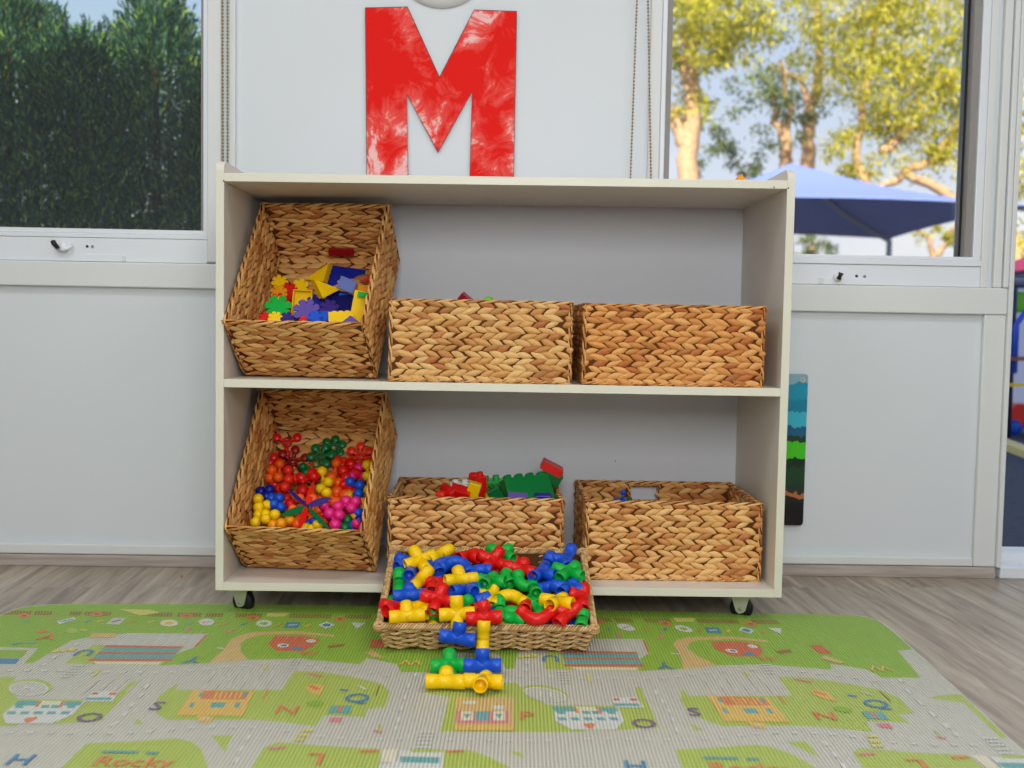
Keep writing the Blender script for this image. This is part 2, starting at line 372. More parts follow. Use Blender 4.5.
def rope(mb, pts, rad, pitch, rnd, mi=0, closed=False):
    """twisted strands laid around a line"""
    pts = [V(p) for p in pts]
    if closed: pts = pts+[pts[0]]
    for a, b in zip(pts[:-1], pts[1:]):
        L_ = (b-a).length; n = max(1, round(L_/pitch)); t = (b-a).normalized()
        ref = V((0, 0, 1)) if abs(t.z) < .9 else V((0, 1, 0)); s = t.cross(ref).normalized(); u2 = s.cross(t)
        mb.tube([a, b], rad*.7, 6, 1 if mi == 0 else mi)
        for k in range(n):
            c = a+t*((k+.5)*L_/n); ph0 = rnd.uniform(-.2, .2)
            for half in (0, PI):
                path = []; 
                for q in range(5):
                    w_ = -1+q/2; ph = half+w_*1.5+ph0
                    path.append(c+t*(w_*pitch*.75)+(s*math.cos(ph)+u2*math.sin(ph))*rad*.62)
                o = rnd.random()*40
                mb.tube(path, [rad*.25, rad*.55, rad*.62, rad*.55, rad*.25], 6, mi, True, 60)

BA, BB, BH = .385, .280, .1745   # basket: long side, short side, height
def basket_parts():
    rnd = random.Random(3); th = .005; P = {}
    X, Y, Z = V((1, 0, 0)), V((0, 1, 0)), V((0, 0, 1)); a, b, h = BA/2, BB/2, BH-.004
    def panel(O, U, Nn, w, hole=None, z0=.003):
        mb = MB()
        def core(x0, x1, y0, y1):
            q = [O+U*x+Z*y+Nn*n for n in (-.0045-th*.0, -.0015-th) for y in (y0, y1) for x in (x0, x1)]
            mb.add(q, [(0, 2, 3, 1), (4, 5, 7, 6), (0, 1, 5, 4), (2, 6, 7, 3), (0, 4, 6, 2), (1, 3, 7, 5)], 1, False)
        if hole:
            x0, x1, y0, y1 = hole
            core(0, x0, 0, h); core(x1, w, 0, h); core(x0, x1, 0, y0); core(x0, x1, y1, h)
        else: core(0, w, 0, h)
        weave(mb, O-Nn*.0045, U, Z, Nn, w, h, rnd, hole)
        weave(mb, O-Nn*(.0015+th), U, Z, -Nn, w, h, rnd, hole)
        if hole:
            x0, x1, y0, y1 = hole; c = O-Nn*.0055
            rope(mb, [c+U*x0+Z*y0, c+U*x1+Z*y0, c+U*x1+Z*y1, c+U*x0+Z*y1], .0042, .012, rnd, 0, True)
        return mb
    P['front_panel'] = panel(V((-a, -b, 0)), X, -Y, BA)
    P['back_panel'] = panel(V((-a, b, 0)), X, Y, BA, (BA*.44-.036, BA*.44+.036, .124, .164))
    s1 = panel(V((-a, -b+.006, 0)), Y, -X, BB-.012); s2 = panel(V((a, -b+.006, 0)), Y, X, BB-.012)
    P['side_panel'] = [s1, s2]
    mb = MB(); mb.box(-a+.006, a-.006, -b+.006, b-.006, .001, .006, 1)
    weave(mb, V((a-.008, -b+.008, .006)), Y, -X, Z, BB-.016, BA-.016, rnd, None, .018, .034)
    P['base_panel'] = mb
    mb = MB(); e = .0055; zt = BH-.0045
    rope(mb, [(-a+e, -b+e, zt), (a-e, -b+e, zt), (a-e, b-e, zt), (-a+e, b-e, zt)], .0050, .030, rnd, 0, True)
    for sx in (-1, 1):
        for sy in (-1, 1): rope(mb, [(sx*(a-.004), sy*(b-.004), .004), (sx*(a-.005), sy*(b-.005), BH-.008)], .0040, .030, rnd)
    rope(mb, [(-a+e, -b+e-.001, .004), (a-e, -b+e-.001, .004), (a-e, b-e, .004), (-a+e, b-e, .004)], .0038, .02, rnd, 0, True)
    P['rim_binding'] = mb
    return P
bp_ = basket_parts(); WM = [M['weave'], M['core']]
BM_ = {k: ([x.mesh(k, WM) for x in v] if isinstance(v, list) else v.mesh(k, WM)) for k, v in bp_.items()}
def basket(label, Mx, tint, nohole=False):
    t = thing('woven_basket', label, 'basket', group='braided baskets on the shelves', Mx=Mx)
    for k, v in BM_.items():
        if nohole and k == 'back_panel': continue
        if nohole and k == 'front_panel': v = [v, v]
        for q, me in enumerate(v if isinstance(v, list) else [v]):
            kk = 'back_panel' if (nohole and k == 'front_panel' and q) else k
            o = bpy.data.objects.new(kk, me); COL.objects.link(o); o.parent = t; o.color = (*tint, 1)
            if kk == 'back_panel' and nohole: o.rotation_euler = (0, 0, PI)
    return t
def upright(px0, px1, y0, z):   # front face between two photo columns, y0 behind the shelf edge
    a = at(px0, 450, Y=y0).x; b = at(px1, 450, Y=y0).x
    return Matrix.Translation(((a+b)/2, y0+BB/2, z)) @ Matrix.Diagonal(((b-a)/BA, 1, 1, 1))
z1 = MZ+.0006; z2 = BZ+.0006
def up_m(xc, y0, z, rz=0, sx=1, sz=1): return Matrix.Translation((xc, y0+BB/2, z)) @ Matrix.Rotation(rz, 4, 'Z') @ Matrix.Diagonal((sx, 1, sz, 1))
def xat(px, py, y): return at(px, py, Y=y).x
def Y105(m, k): return m @ Matrix.Translation((0, BB*(k-1)/2, 0)) @ Matrix.Diagonal((1, k, 1, 1))
basket('braided basket standing level in the middle of the upper shelf', up_m((xat(387, 340, .006)+xat(573, 340, .006))/2, .006, z1, .006), (1.0, .97, .92))
basket('reddish-brown braided basket at the right end of the upper shelf', up_m((xat(581, 340, .006)+xat(767, 340, .006))/2, .006, z1, 0, 1, .985), (1.0, .80, .62))
midc = (xat(384.5, 530, .075)+xat(566, 530, .075))/2
basket('braided basket of building bricks behind the low tray', Y105(up_m(midc, .075, z2, .004, 1.0, 1.0), 1.05), (1.03, .98, .92))
rgc = (xat(583, 530, .07)+xat(763.5, 530, .07))/2
basket('nearly empty braided basket with an open hand hole, lower shelf right end', Y105(up_m(rgc, .060, z2, 0, 1.005, 1.0), 1.09), (1.08, 1.02, .95))
def tilted(xc, y0, z0, t, rz, w):
    # long side runs into the shelf; front-bottom edge rests at y0, rear raised against the back
    Rb = Matrix.Rotation(PI/2, 4, 'Z')
    return (Matrix.Translation((xc, y0, z0)) @ Matrix.Rotation(rz, 4, 'Z') @ Matrix.Rotation(math.radians(t), 4, 'X') @
            Matrix.Translation((0, BA*.965/2, 0)) @ Matrix.Diagonal((w/BB, .965, 1, 1)) @ Rb)
TU = tilted(-.4225, .102, z1+.0005, 48.0, math.radians(-5.5), .300)
TLo = tilted(-.4225, .116, z2+.0005, 49.5, math.radians(-5.0), .300)
basket('tilted braided basket of flat shapes and tiles, upper shelf left end', TU, (1.0, .90, .76), True)
basket('tilted braided basket of bristle balls, lower shelf left end', TLo, (1.0, .90, .76), True)

# ------------------------------------------------------------ low seagrass tray
TA = math.radians(16.8); TY0 = -.213; TW, TL_, TH = .378, .262, .058
trayM = Matrix.Translation((-.026, TY0, .0135)) @ Matrix.Rotation(TA, 4, 'X')
tr = thing('seagrass_tray', 'shallow rope-woven tray heaped with plastic pipes, leaning on the shelf edge', 'basket', Mx=trayM)
rnd = random.Random(5); SM = [M['seagrass'], M['score']]
def tray_wall(A, B, Nn, sp):
    """rows of cord waving in and out of stakes between corners A and B, splaying outward by sp"""
    mb = MB(); A = V(A); B = V(B); Nn = V(Nn); L_ = (B-A).length; t = (B-A)/L_; rows = 8
    q = [A+Nn*-.002, B+Nn*-.002, B+V((0, 0, TH-.004))+Nn*(sp-.002)+t*sp*.8, A+V((0, 0, TH-.004))+Nn*(sp-.002)-t*sp*.8]
    q2 = [p-Nn*.003 for p in q]
    mb.add(q+q2, [(0, 1, 2, 3), (7, 6, 5, 4), (0, 4, 5, 1), (1, 5, 6, 2), (2, 6, 7, 3), (3, 7, 4, 0)], 1, False)
    stake = .030; n = max(3, int(L_/.0045))
    for r in range(rows):
        f = (r+.5)/rows; z = .002+f*(TH-.008); path = []
        ext = sp*f*.9+.002
        for i in range(n+1):
            s = -ext+(L_+2*ext)*i/n
            wv = math.sin(PI*s/stake+(PI if r % 2 else 0)); sag = .0026*math.cos(PI*s/stake)*(1-f*.75)+rnd.uniform(-.0003, .0003)
            path.append(A+t*s+V((0, 0, z+sag))+Nn*(sp*f+.0030*wv))
        # two plies twisted
        for ply in (0, PI):
            pp = []
            for i, p in enumerate(path):
                ph = ply+i*1.0; pp.append(p+V((0, 0, math.sin(ph)*.0017))+Nn*math.cos(ph)*.0015)
            mb.tube(pp, .0021, 6, 0, True, 50)
    k = 1
    while k*stake < L_-.01:
        s = k*stake; a = A+t*s-Nn*.001; b = A+t*s+V((0, 0, TH-.004))+Nn*(sp-.001); mb.tube([a, b], .0026, 6, 0, True, 50); k += 1
    return mb
hw = TW/2; sp = .014
for nm, A, B, Nn in (('front_wall', (-hw, 0, 0), (hw, 0, 0), (0, -1, 0)), ('back_wall', (hw, TL_, 0), (-hw, TL_, 0), (0, 1, 0)),
                     ('side_wall', (-hw, TL_, 0), (-hw, 0, 0), (-1, 0, 0)), ('side_wall', (hw, 0, 0), (hw, TL_, 0), (1, 0, 0))):
    obj(nm, tray_wall(A, B, Nn, sp), SM, tr)
mb = MB(); mb.box(-hw, hw, 0, TL_, .0005, .004, 1)
for k in range(26):
    y = .006+k*(TL_-.012)/25; mb.tube([(-hw+.002, y, .005), (hw-.002, y, .005)], .0035, 6, 0, True, 50)
obj('base', mb, SM, tr)
mb = MB(); o_ = hw+sp; cr = [(-o_, -sp, TH), (o_, -sp, TH), (o_, TL_+sp, TH), (-o_, TL_+sp, TH)]
for a, b in zip(cr, cr[1:]+cr[:1]):
    a = V(a); b = V(b); L_ = (b-a).length; t = (b-a).normalized(); s_ = t.cross(V((0, 0, 1))); n = round(L_/.0058)
    mb.tube([a, b], .0042, 6, 1)
    for k in range(n):
        c = a+t*((k+.5)*L_/n)
        for half in (0, PI):
            path = [c+t*((w_)*.007)+(s_*math.cos(half+w_*1.6)+V((0, 0, 1))*math.sin(half+w_*1.6))*.0052 for w_ in (-1, -.5, 0, .5, 1)]
            mb.tube(path, [.0012, .0021, .0024, .0021, .0012], 5, 0, True, 60)
for c in cr:
    for k in range(3):
        ph = k*2.1; pts = [V(c)+V((.008*math.cos(q*PI/4+ph), .008*math.sin(q*PI/4+ph), (k-1)*.0045-.001)) for q in range(9)]
        mb.tube(pts, .0028, 6, 0, True, 60)
obj('rim', mb, SM, tr)

# ------------------------------------------------------------ pipe connectors
PR = .0127
def hollow(mb, p0, p1, r, depth=.02):
    """open-ended tube from the hub p0 to the mouth p1 with a socket step"""
    d = (V(p1)-V(p0)); L_ = d.length; k = L_*.42
    mb.lathe([(r*.94, -.002), (r*.94, k), (r, k+.0004), (r, L_-.0006), (r-.0006, L_), (r-.0020, L_), (r-.0022, L_-.0006), (r-.0022, L_-min(depth, L_*.8)), (.0001, L_-min(depth, L_*.8)-.0005)], p0, d, 20)
def pipe_mesh(kind):
    mb = MB(); r = PR; A = .0335
    if kind == 'cross': dirs = [(1, 0), (-1, 0), (0, 1), (0, -1)]
    elif kind == 'tee': dirs = [(1, 0), (-1, 0), (0, .88)]
    elif kind == 'coupler': dirs = [(1, 0), (-1, 0)]
    elif kind == 'short': dirs = [(.62, 0), (-.62, 0)]
    if kind in ('cross', 'tee', 'coupler', 'short'):
        for x, y in dirs: hollow(mb, (0, 0, 0), (A*x, A*y, 0), r)
        if kind != 'coupler' and kind != 'short': mb.ball((0, 0, 0), r*.955, 16, 10)
    else:
        if kind == 'elbow':
            c = V((-.0, .0, 0)); R_ = .016; pth = [V((-R_-.001+R_*math.sin(a), -R_+R_*math.cos(a)+R_*0, 0))+V((.0, .006, 0)) for a in [PI/2*k/8 for k in range(9)]]
        else:   # bend: gentle arch
            pth = [V((.026*math.sin(a), -.030+.036*math.cos(a), 0))+V((0, .002, 0)) for a in [math.radians(-48+96*k/10) for k in range(11)]]
        d0 = (pth[0]-pth[1]).normalized(); d1 = (pth[-1]-pth[-2]).normalized()
        mb.tube(pth, r*.94, 20, 0, False)
        for p, d in ((pth[0], d0), (pth[-1], d1)): hollow(mb, p, p+d*.019, r, .017)
    return mb
PM = {}
def pipe_me(kind, col):
    if (kind, col) not in PM: PM[(kind, col)] = pipe_mesh(kind).mesh('pipe_'+kind, [M[col]])
    return PM[(kind, col)]
def orient(c, ang, n, spin=0):
    """axes: x appears at ang (degrees, counter-clockwise) from the photographer's side, z is the face normal n"""
    tc = (CP-c).normalized(); r_ = R2-tc*R2.dot(tc); r_.normalize(); u_ = tc.cross(r_)
    a = math.radians(ang); q = r_*math.cos(a)+u_*math.sin(a); n = n.normalized()
    k = -q.dot(n)/max(.2, tc.dot(n)); X = (q+tc*k); X = (X-n*X.dot(n)).normalized(); Y = n.cross(X)
    return Matrix(((X.x, Y.x, n.x, c.x), (X.y, Y.y, n.y, c.y), (X.z, Y.z, n.z, c.z), (0, 0, 0, 1)))
WORD = dict(cross='pipe_cross', tee='pipe_tee', elbow='pipe_elbow', bend='pipe_bend', coupler='pipe_coupler', short='pipe_coupler')
TN = (trayM.to_3x3() @ V((0, 0, 1))).normalized(); TO = trayM @ V((0, 0, TH))
def pipe(kind, col, px, py, ang, h=.006, face=.55, yawn=0, where='', O=None, Nn=None, grp='pipe connectors heaped in the low tray'):
    """h: height of the centre over the tray's rim plane; face: 0 lies flat .. 1 faces the viewer; yawn leans the face sideways"""
    py += 1.5 if py < 570 else 0
    Nn = Nn or TN; O = O if O is not None else TO; h = h-.006; face = face*.62 if 0 < face < .85 else face; py = py+1.5
    c = at(px, py, O=O+Nn*h, Nn=Nn); tc = (CP-c).normalized()
    n = (tc*face+V((0, 0, 1))*(1-face)+R2*yawn)
    o = bpy.data.objects.new(WORD[kind], pipe_me(kind, col)); COL.objects.link(o); o.matrix_world = orient(c, ang, n)
    noun = dict(cross='four-way pipe cross', tee='pipe tee', elbow='pipe elbow', bend='curved pipe bend', coupler='straight pipe', short='short pipe')[kind]
    tag(o, ('%s plastic %s %s' % (col, noun, where)), 'toy pipe', grp)
    return o
# heap in the tray, back to front
P1 = [
 ('cross', 'yellow', 420, 557, 20, .030, .75, 0, 'standing in the back left corner of the tray'),
 ('tee', 'blue', 408, 559, 25, .010, .3, 0, 'mostly hidden behind the yellow cross at back left'),
 ('coupler', 'yellow', 440, 551.5, 28, .030, .4, 0, 'pushed into the back left yellow cross'),
 ('tee', 'blue', 435, 561.5, 190, .022, .5, 0, 'lying right of the back left yellow cross'),
 ('bend', 'blue', 457, 561, -8, .026, .7, 0, 'arching behind the yellow tee'),
 ('elbow', 'blue', 477, 566, 80, .022, .6, 0, 'standing upright between bend and red cross'),
 ('tee', 'red', 467, 553, 196, .026, -.05, 0, 'at the back edge left of the red cross'),
 ('cross', 'red', 492.5, 557.5, 52, .026, .75, 0, 'at the back of the tray near its middle'),
 ('tee', 'green', 501, 550.5, -25, .016, .45, 0, 'lying against the rear wall behind the red cross'),
 ('tee', 'red', 519.5, 566, -14, .032, .45, 0, 'with its stem up, right of the rear red cross'),
 ('elbow', 'green', 505, 569.5, 130, .024, .6, 0, 'between red cross and red stem-up tee'),
 ('elbow', 'blue', 563, 556, 8, .020, .5, 0, 'lying in the back right corner'),
 ('coupler', 'blue', 568.5, 553, 68, .018, .5, .1, 'poking up at the back right corner'),
 ('cross', 'blue', 540, 572, 24, .028, -.02, 0, 'right of the stem-up red tee'),
 ('coupler', 'blue', 546.5, 561, 60, .020, .5, 0, 'leaning behind the blue cross'),
 ('cross', 'green', 568, 570.5, 36, .032, .35, 0, 'near the back right corner'),
 ('cross', 'blue', 568, 586.5, 32, .026, .1, 0, 'below the back right green cross'),
 ('cross', 'green', 489, 579, 35, .026, .0, 0, 'left of the green elbow near the centre'),
 ('elbow', 'green', 518.5, 582.5, 180, .022, .7, 0, 'right of the central green cross'),
 ('tee', 'yellow', 461, 578, 5, .030, .65, .1, 'left of the central green cross'),
 ('tee', 'red', 434, 581, 175, .016, .5, 0, 'under the left end of the yellow tee'),
 ('coupler', 'yellow', 421, 577.5, 48, .024, .6, 0, 'slanting near the left wall'),
 ('coupler', 'blue', 410, 569.5, 252, .020, -.05, 0, 'mouth outward beside the slanting yellow pipe'),
 ('elbow', 'red', 413, 579, 140, .008, .5, 0, 'beneath the slanting yellow pipe'),
 ('coupler', 'green', 399, 581, 92, .016, .6, 0, 'upright against the left wall'),
 ('tee', 'blue', 410, 594, 3, .022, .45, 0, 'lying level near the left wall'),
 ('tee', 'blue', 466, 588, 188, .024, -.05, 0, 'mouth showing below the central yellow tee'),
 ('coupler', 'blue', 474, 600, 16, .016, .5, 0, 'slanting left of the front yellow pieces'),
 ('cross', 'red', 438, 597.5, 68, .032, .75, 0, 'large in the left half of the tray'),
 ('coupler', 'green', 534, 588, -60, .026, .0, 0, 'slanting down right of the green elbow'),
 ('bend', 'yellow', 508, 596.5, 5, .024, .65, 0, 'in front of the central green elbow'),
 ('tee', 'yellow', 492, 594.5, 80, .014, .5, 0, 'half hidden left of the yellow bend'),
 ('elbow', 'blue', 551, 586, -70, .014, .5, 0, 'half buried between the two blue crosses'),
 ('cross', 'yellow', 557, 600, 26, .032, -.02, 0, 'at the right above the red bend'),
 ('tee', 'red', 583, 596, 85, .026, .6, .3, 'standing along the right wall'),
 ('tee', 'red', 568, 613, 40, .020, .6, 0, 'in the front right corner'),
 ('bend', 'red', 536.5, 615, 180, .022, .5, 0, 'curving along the front rim at right'),
 ('elbow', 'green', 512.5, 609, 40, .014, .5, 0, 'in the cluster at the front right of centre'),
 ('coupler', 'green', 499.5, 608.5, 92, .018, .6, 0, 'upright just right of the front red tee'),
 ('short', 'red', 525, 605, 262, .022, 0, 0, 'peeping from the front green cluster'),
 ('tee', 'green', 536, 607, -60, .012, .5, 0, 'below the slanting green tee'),
 ('short', 'green', 582, 618.5, 80, .010, .6, 0, 'small, in the far front right corner'),
 ('coupler', 'green', 508, 617, -6, .010, .4, 0, 'lying along the front rim'),
 ('coupler', 'yellow', 506, 622.0, 0, .000, .3, 0, 'barely visible beneath the front green pipe'),
 ('tee', 'yellow', 407, 614.5, 4, .020, .75, 0, 'with its stem up at the front left rim'),
 ('tee', 'yellow', 421, 604.5, 195, .016, .5, 0, 'behind the stem-up yellow tee at left'),
 ('tee', 'red', 396, 606, 168, .018, 0, 0, 'in the front left corner'),
 ('coupler', 'green', 402, 603, 0, .004, .3, 0, 'under the blue tee near the left wall'),
 ('short', 'green', 463, 602.5, 35, .026, .6, .3, 'capping the front yellow cross'),
 ('coupler', 'green', 447, 612, 0, .008, .4, 0, 'between red cross and front yellow cross'),
 ('coupler', 'red', 472.5, 608.5, 15, .016, .5, 0, 'behind the front red tee'),
 ('coupler', 'blue', 484, 611.0, 0, .004, .4, 0, 'showing under the front red tee'),
 ('cross', 'yellow', 457, 612.5, 3, .030, .95, 0, 'hooked over the front rim'),
 ('tee', 'red', 484, 616.0, 3, .030, .9, 0, 'joined to the yellow cross on the front rim'),
]
for a in P1: pipe(*a[:8], where=a[8])
# buried layer
k = 0
for gx in range(7):
    for gy in range(4):
        col = ('red', 'blue', 'green', 'yellow')[(gx*3+gy*2+gx//2) % 4]; kd = ('tee', 'coupler', 'elbow')[(gx+gy) % 3]
        o = bpy.data.objects.new(WORD[kd], pipe_me(kd, col)); COL.objects.link(o)
        o.matrix_world = trayM @ Matrix.Translation((-hw+.03+gx*(TW-.06)/6+random.uniform(-.004, .004), .028+gy*(TL_-.056)/3, .030+.012*((gx+gy) % 2))) @ Matrix.Rotation(random.uniform(0, 6), 4, 'Z') @ Matrix.Rotation(random.uniform(-.25, .25), 4, 'X')
        tag(o, '%s plastic pipe connector mostly buried under the others in the tray' % col, 'toy pipe', '%s connectors buried in the tray' % col)
# chain hanging out of the tray onto the mat
G2 = 'joined pipe connectors in front of the tray'
MATZ = .0125
def pipe_w(kind, col, c, ang, n, where):
    o = bpy.data.objects.new(WORD[kind], pipe_me(kind, col)); COL.objects.link(o); o.matrix_world = orient(c, ang, n)
    noun = dict(cross='four-way pipe cross', tee='pipe tee', coupler='straight pipe')[kind]
    tag(o, '%s plastic %s %s' % (col, noun, where), 'toy pipe', G2); return o
UPn = V((0, -.12, 1)); FR = V((0, -1, .18))
pipe_w('tee', 'blue', at(457.5, 638, Y=-.272), -9, V((-.05, -1, .25)), 'hanging in front of the tray below its yellow cross')
pipe_w('coupler', 'yellow', at(483, 639, Y=-.270), 87, V((0, -1, .25)), 'upright in front of the tray, linking rim and mat')
zc = MATZ+PR+.001
pipe_w('tee', 'blue', at(482.5, 665.5, Z=zc+.003), 0, V((0, -1, .35)), 'on the mat below the upright yellow pipe')
pipe_w('cross', 'green', at(449.5, 665.5, Z=zc+.001), 2, V((0, -.45, 1)), 'on the mat left of the blue tee')
pipe_w('tee', 'yellow', at(445.5, 681.5, Z=zc), -1, V((0, -.3, 1)), 'on the mat below the green cross')
pipe_w('cross', 'yellow', at(483.2, 681.2, Z=zc+.003), -2.5, V((.0, .12, 1)), 'lying nearest the camera with its mouth open')

# ------------------------------------------------------------ flat shapes in the upper tilted basket
def plane_pile(Mx, f0, f1, xoff=0):
    """pile surface through a point inside the front wall top and a point up the base"""
    a = Mx @ V((0, 0, 0)); return a
def bl(Mx, l, h, x=0):   # point in tilted basket: l along depth from the front wall, h above base
    L_ = BA; return Mx @ V((-BA/2+l, -x, h))
def surf(Mx, l0, h0, l1, h1):
    a = bl(Mx, l0, h0); b = bl(Mx, l1, h1); x = (bl(Mx, l0, h0, -1)-a).normalized(); n = x.cross((b-a).normalized()).normalized()
    if n.z < 0: n = -n
    return a, n
SU_O, SU_N = surf(TU, .012, .118, .262, .020)
_FM = {}
def FM(k):
    if k not in _FM: _FM[k] = plain(k+'_satin_plastic', CC[k], .5, .18)
    return _FM[k]
def flat_piece(name, pts, thick, col, px, py, ang, h, tilt, label, grp='flat shapes in the upper tilted basket', lean=0, extra=None, bevel=.0008, O=None, Nn=None):
    """outline extruded; lies on the pile and faces the viewer by 'tilt'"""
    O = O or SU_O; Nn = Nn or SU_N
    c = at(px, py, O=O+Nn*h, Nn=Nn); tc = (CP-c).normalized(); n = tc*tilt+Nn*(1-tilt)+R2*lean
    mb = MB(); mb.prism(pts, lambda x, y: V((x, y, -thick)), lambda x, y: V((x, y, 0)))
    if extra: extra(mb)
    o = obj(name, mb, FM(col), None, bevel); o.matrix_world = orient(c, ang, n)
    return tag(o, label, 'toy shape' if 'shape' in grp else 'toy brick', grp)
def flower(r, n=8, notch=.44):
    pts = []
    for k in range(n):
        a = 2*PI*k/n; hw_ = PI/n*.76
        for t in range(5):
            b = a-hw_+2*hw_*t/4; rr = r*(1-.10*abs(t-2)/2)
            pts.append((rr*math.cos(b), rr*math.sin(b)))
        pts.append((r*(1-notch)*math.cos(a+PI/n-.02), r*(1-notch)*math.sin(a+PI/n-.02)))
    return pts
def rect(w, h): return [(-w/2, -h/2), (w/2, -h/2), (w/2, h/2), (-w/2, h/2)]
def zz(x, y): return 250+x/7.585, 250+y/7.585
S = .00232  # metres per photo pixel here
fl = [
 ('purple', 470, 395, 10, .150, .004, 'dark purple scalloped disc under the violet flower'),
]
def FL(col, x, y, rpx, h, label, n=8, ang=0, tilt=.6): flat_piece('flower_disc', flower(rpx/7.585*S*1.06, n), .004, col, *zz(x, y), ang, h, tilt, label)
def BX(name, col, x, y, wpx, hpx, dep, ang, h, tilt, label, lean=0, extra=None): flat_piece(name, rect(wpx/7.585*S, hpx/7.585*S), dep, col, *zz(x, y), ang, h, tilt, label, lean=lean, extra=extra)
BX('toy_block', 'darkblue', 560, 440, 330, 160, .025, 0, -.008, .3, 'deep blue block at the bottom of the flat shapes pile')
BX('toy_block', 'navy', 700, 400, 260, 200, .03, -18, .004, .4, 'dark blue block under the middle of the flat shapes pile')
BX('toy_block', 'red', 250, 420, 240, 150, .02, 8, -.022, .3, 'red slab beneath the flowers at left')
FL('red', 290, 310, 72, .000, 'red flower disc behind the yellow open box', 8, 10)
FL('scarlet', 215, 385, 66, -.004, 'scarlet flower disc under the green flower', 8, 30)
FL('yellow', 225, 245, 62, .010, 'pale yellow flower disc topmost at the left', 8, 5)
FL('amber', 220, 322, 62, .009, 'orange-yellow flower disc below the topmost yellow one', 8, 22)
FL('yellow', 200, 400, 60, .004, 'yellow flower disc peeping over the green flower', 8, 12)
FL('yellow', 382, 270, 60, .004, 'yellow scalloped disc right of the red flower', 6, 15)
FL('green', 213, 432, 94, .014, 'green flower disc at the lower left', 7, 12)
FL('red', 115, 512, 45, .004, 'red flower disc in the front left corner', 8, 12)
FL('yellow', 192, 515, 52, .010, 'yellow flower disc at the front rim', 8, 12)
FL('purple', 285, 515, 50, .008, 'purple flower disc at the front rim left of the violet one', 6, 12)
def tray_lip(mb):
    w_, h_, t_ = 145/7.585*S/2, 200/7.585*S/2, .003
    for b in ((-w_, w_, h_-t_, h_), (-w_, w_, -h_, -h_+t_), (-w_, -w_+t_, -h_, h_), (w_-t_, w_, -h_, h_)): mb.box(*b, 0, .012)
BX('open_box', 'yellow', 400, 410, 145, 200, .003, -3, -.004, .75, 'yellow open square box behind the violet flower', -.15, tray_lip)
FL('purple', 600, 440, 70, .006, 'deep purple flower disc in the middle of the pile', 8, 12)
FL('darkblue', 500, 400, 70, .000, 'dark blue flower disc behind the violet one', 8, 12)
FL('violet', 428, 462, 94, .020, 'large violet flower disc at the front', 8, 22)
FL('red', 402, 524, 26, .026, 'small red disc in front of the violet flower', 6, 12)
FL('blue', 492, 505, 50, .014, 'bright blue flower disc right of the violet one', 6, 12)
BX('toy_tile', 'blue', 556, 500, 90, 80, .012, 0, .004, .6, 'blue ribbed tile at the front rim')
# triangle prisms
def TRI(col, P, h, label, dep=.022, lean=0):
    cx = sum(p[0] for p in P)/3; cy = sum(p[1] for p in P)/3
    pts = [((p[0]-cx)/7.585*S, -(p[1]-cy)/7.585*S) for p in P]
    flat_piece('triangle_block', pts[::-1], dep, col, *zz(cx, cy), 0, h, .85, label, lean=lean)
BX('toy_block', 'darkblue', 730, 215, 270, 190, .035, -8, .006, .6, 'big dark blue brick at the back of the pile')
TRI('yellow', [(405, 222), (600, 100), (560, 240)], .024, 'yellow triangular block at the back', .022, -.45)
TRI('yellow', [(488, 222), (692, 298), (548, 362)], .036, 'yellow triangular block lying over the blue brick', .022, .45)
def stud(mb): mb.box(-.011, .011, -.008, .008, 0, .006)
BX('toy_tile', 'periwinkle', 735, 262, 125, 95, .008, -22, .038, .8, 'pale blue-violet tile on the big dark blue brick')
BX('toy_block', 'blue', 730, 385, 130, 110, .02, -12, .004, .6, 'mid blue block right of the purple flower')
BX('toy_block', 'green', 795, 355, 40, 90, .02, -15, .006, .6, 'small green block beside the striped yellow block')
BX('toy_block', 'yellow', 840, 440, 130, 250, .024, -10, .016, .75, 'tall yellow block with a green stripe at the right')
flat_piece('toy_tile', rect(.024, .0115), .004, 'green', *zz(858, 338), -8, .046, .8, 'green tile stuck across the tall yellow block')
BX('toy_tile', 'amber', 868, 290, 95, 50, .006, -6, .026, .7, 'orange-yellow tile above the green stripe')
def lego(mb):
    for q in (-1, 0, 1): mb.box(q*.014-.004, q*.014+.004, .0115, .016, -.018, -.004)
BX('toy_block', 'yellow', 690, 510, 175, 85, .02, 2, .014, .75, 'yellow knobbed block at the front rim', 0, lego)
TRI('violet', [(690, 556), (762, 498), (830, 552)], .034, 'violet triangular block on the front rim', .012)
FL('yellow', 895, 140, 48, .012, 'yellow flower disc against the right wall', 6, 12)
FL('darkblue', 925, 95, 40, .008, 'dark blue flower disc at the far right', 8, 12)
TRI('red', [(828, 248), (930, 175), (925, 235)], .018, 'red triangular block by the right wall', .01)
BX('toy_block', 'navy', 880, 250, 110, 60, .02, 0, -.004, .5, 'navy block beneath the red triangle')
# red perforated strip on the rear wall
c = at(341.5, 251.5, O=bl(TU, BA-.016, .02), Nn=(bl(TU, 0, 0)-bl(TU, 1, 0)).normalized())
mb = MB(); w_, h_ = .0315, .0095
mb.prism([(-w_+.003, -h_), (w_-.003, -h_), (w_, 0), (w_-.003, h_), (-w_+.003, h_), (-w_, 0)], lambda x, y: V((x, y, 0)), lambda x, y: V((x, y, .006)))
for k in range(5): mb.lathe([(.0024, 0), (.0022, .002), (.0001, .0022)], (-.022+.011*k, .001, .006), (0, 0, 1), 8)
o = obj('studded_strip', mb, FM('darkred'), None, .001); nn = (bl(TU, 0, 0)-bl(TU, 1, 0)).normalized()
o.matrix_world = orient(c, -1, nn+V((0, -.6, 0))); tag(o, 'dark red studded strip against the rear wall of the tilted basket', 'toy shape', 'flat shapes in the upper tilted basket')

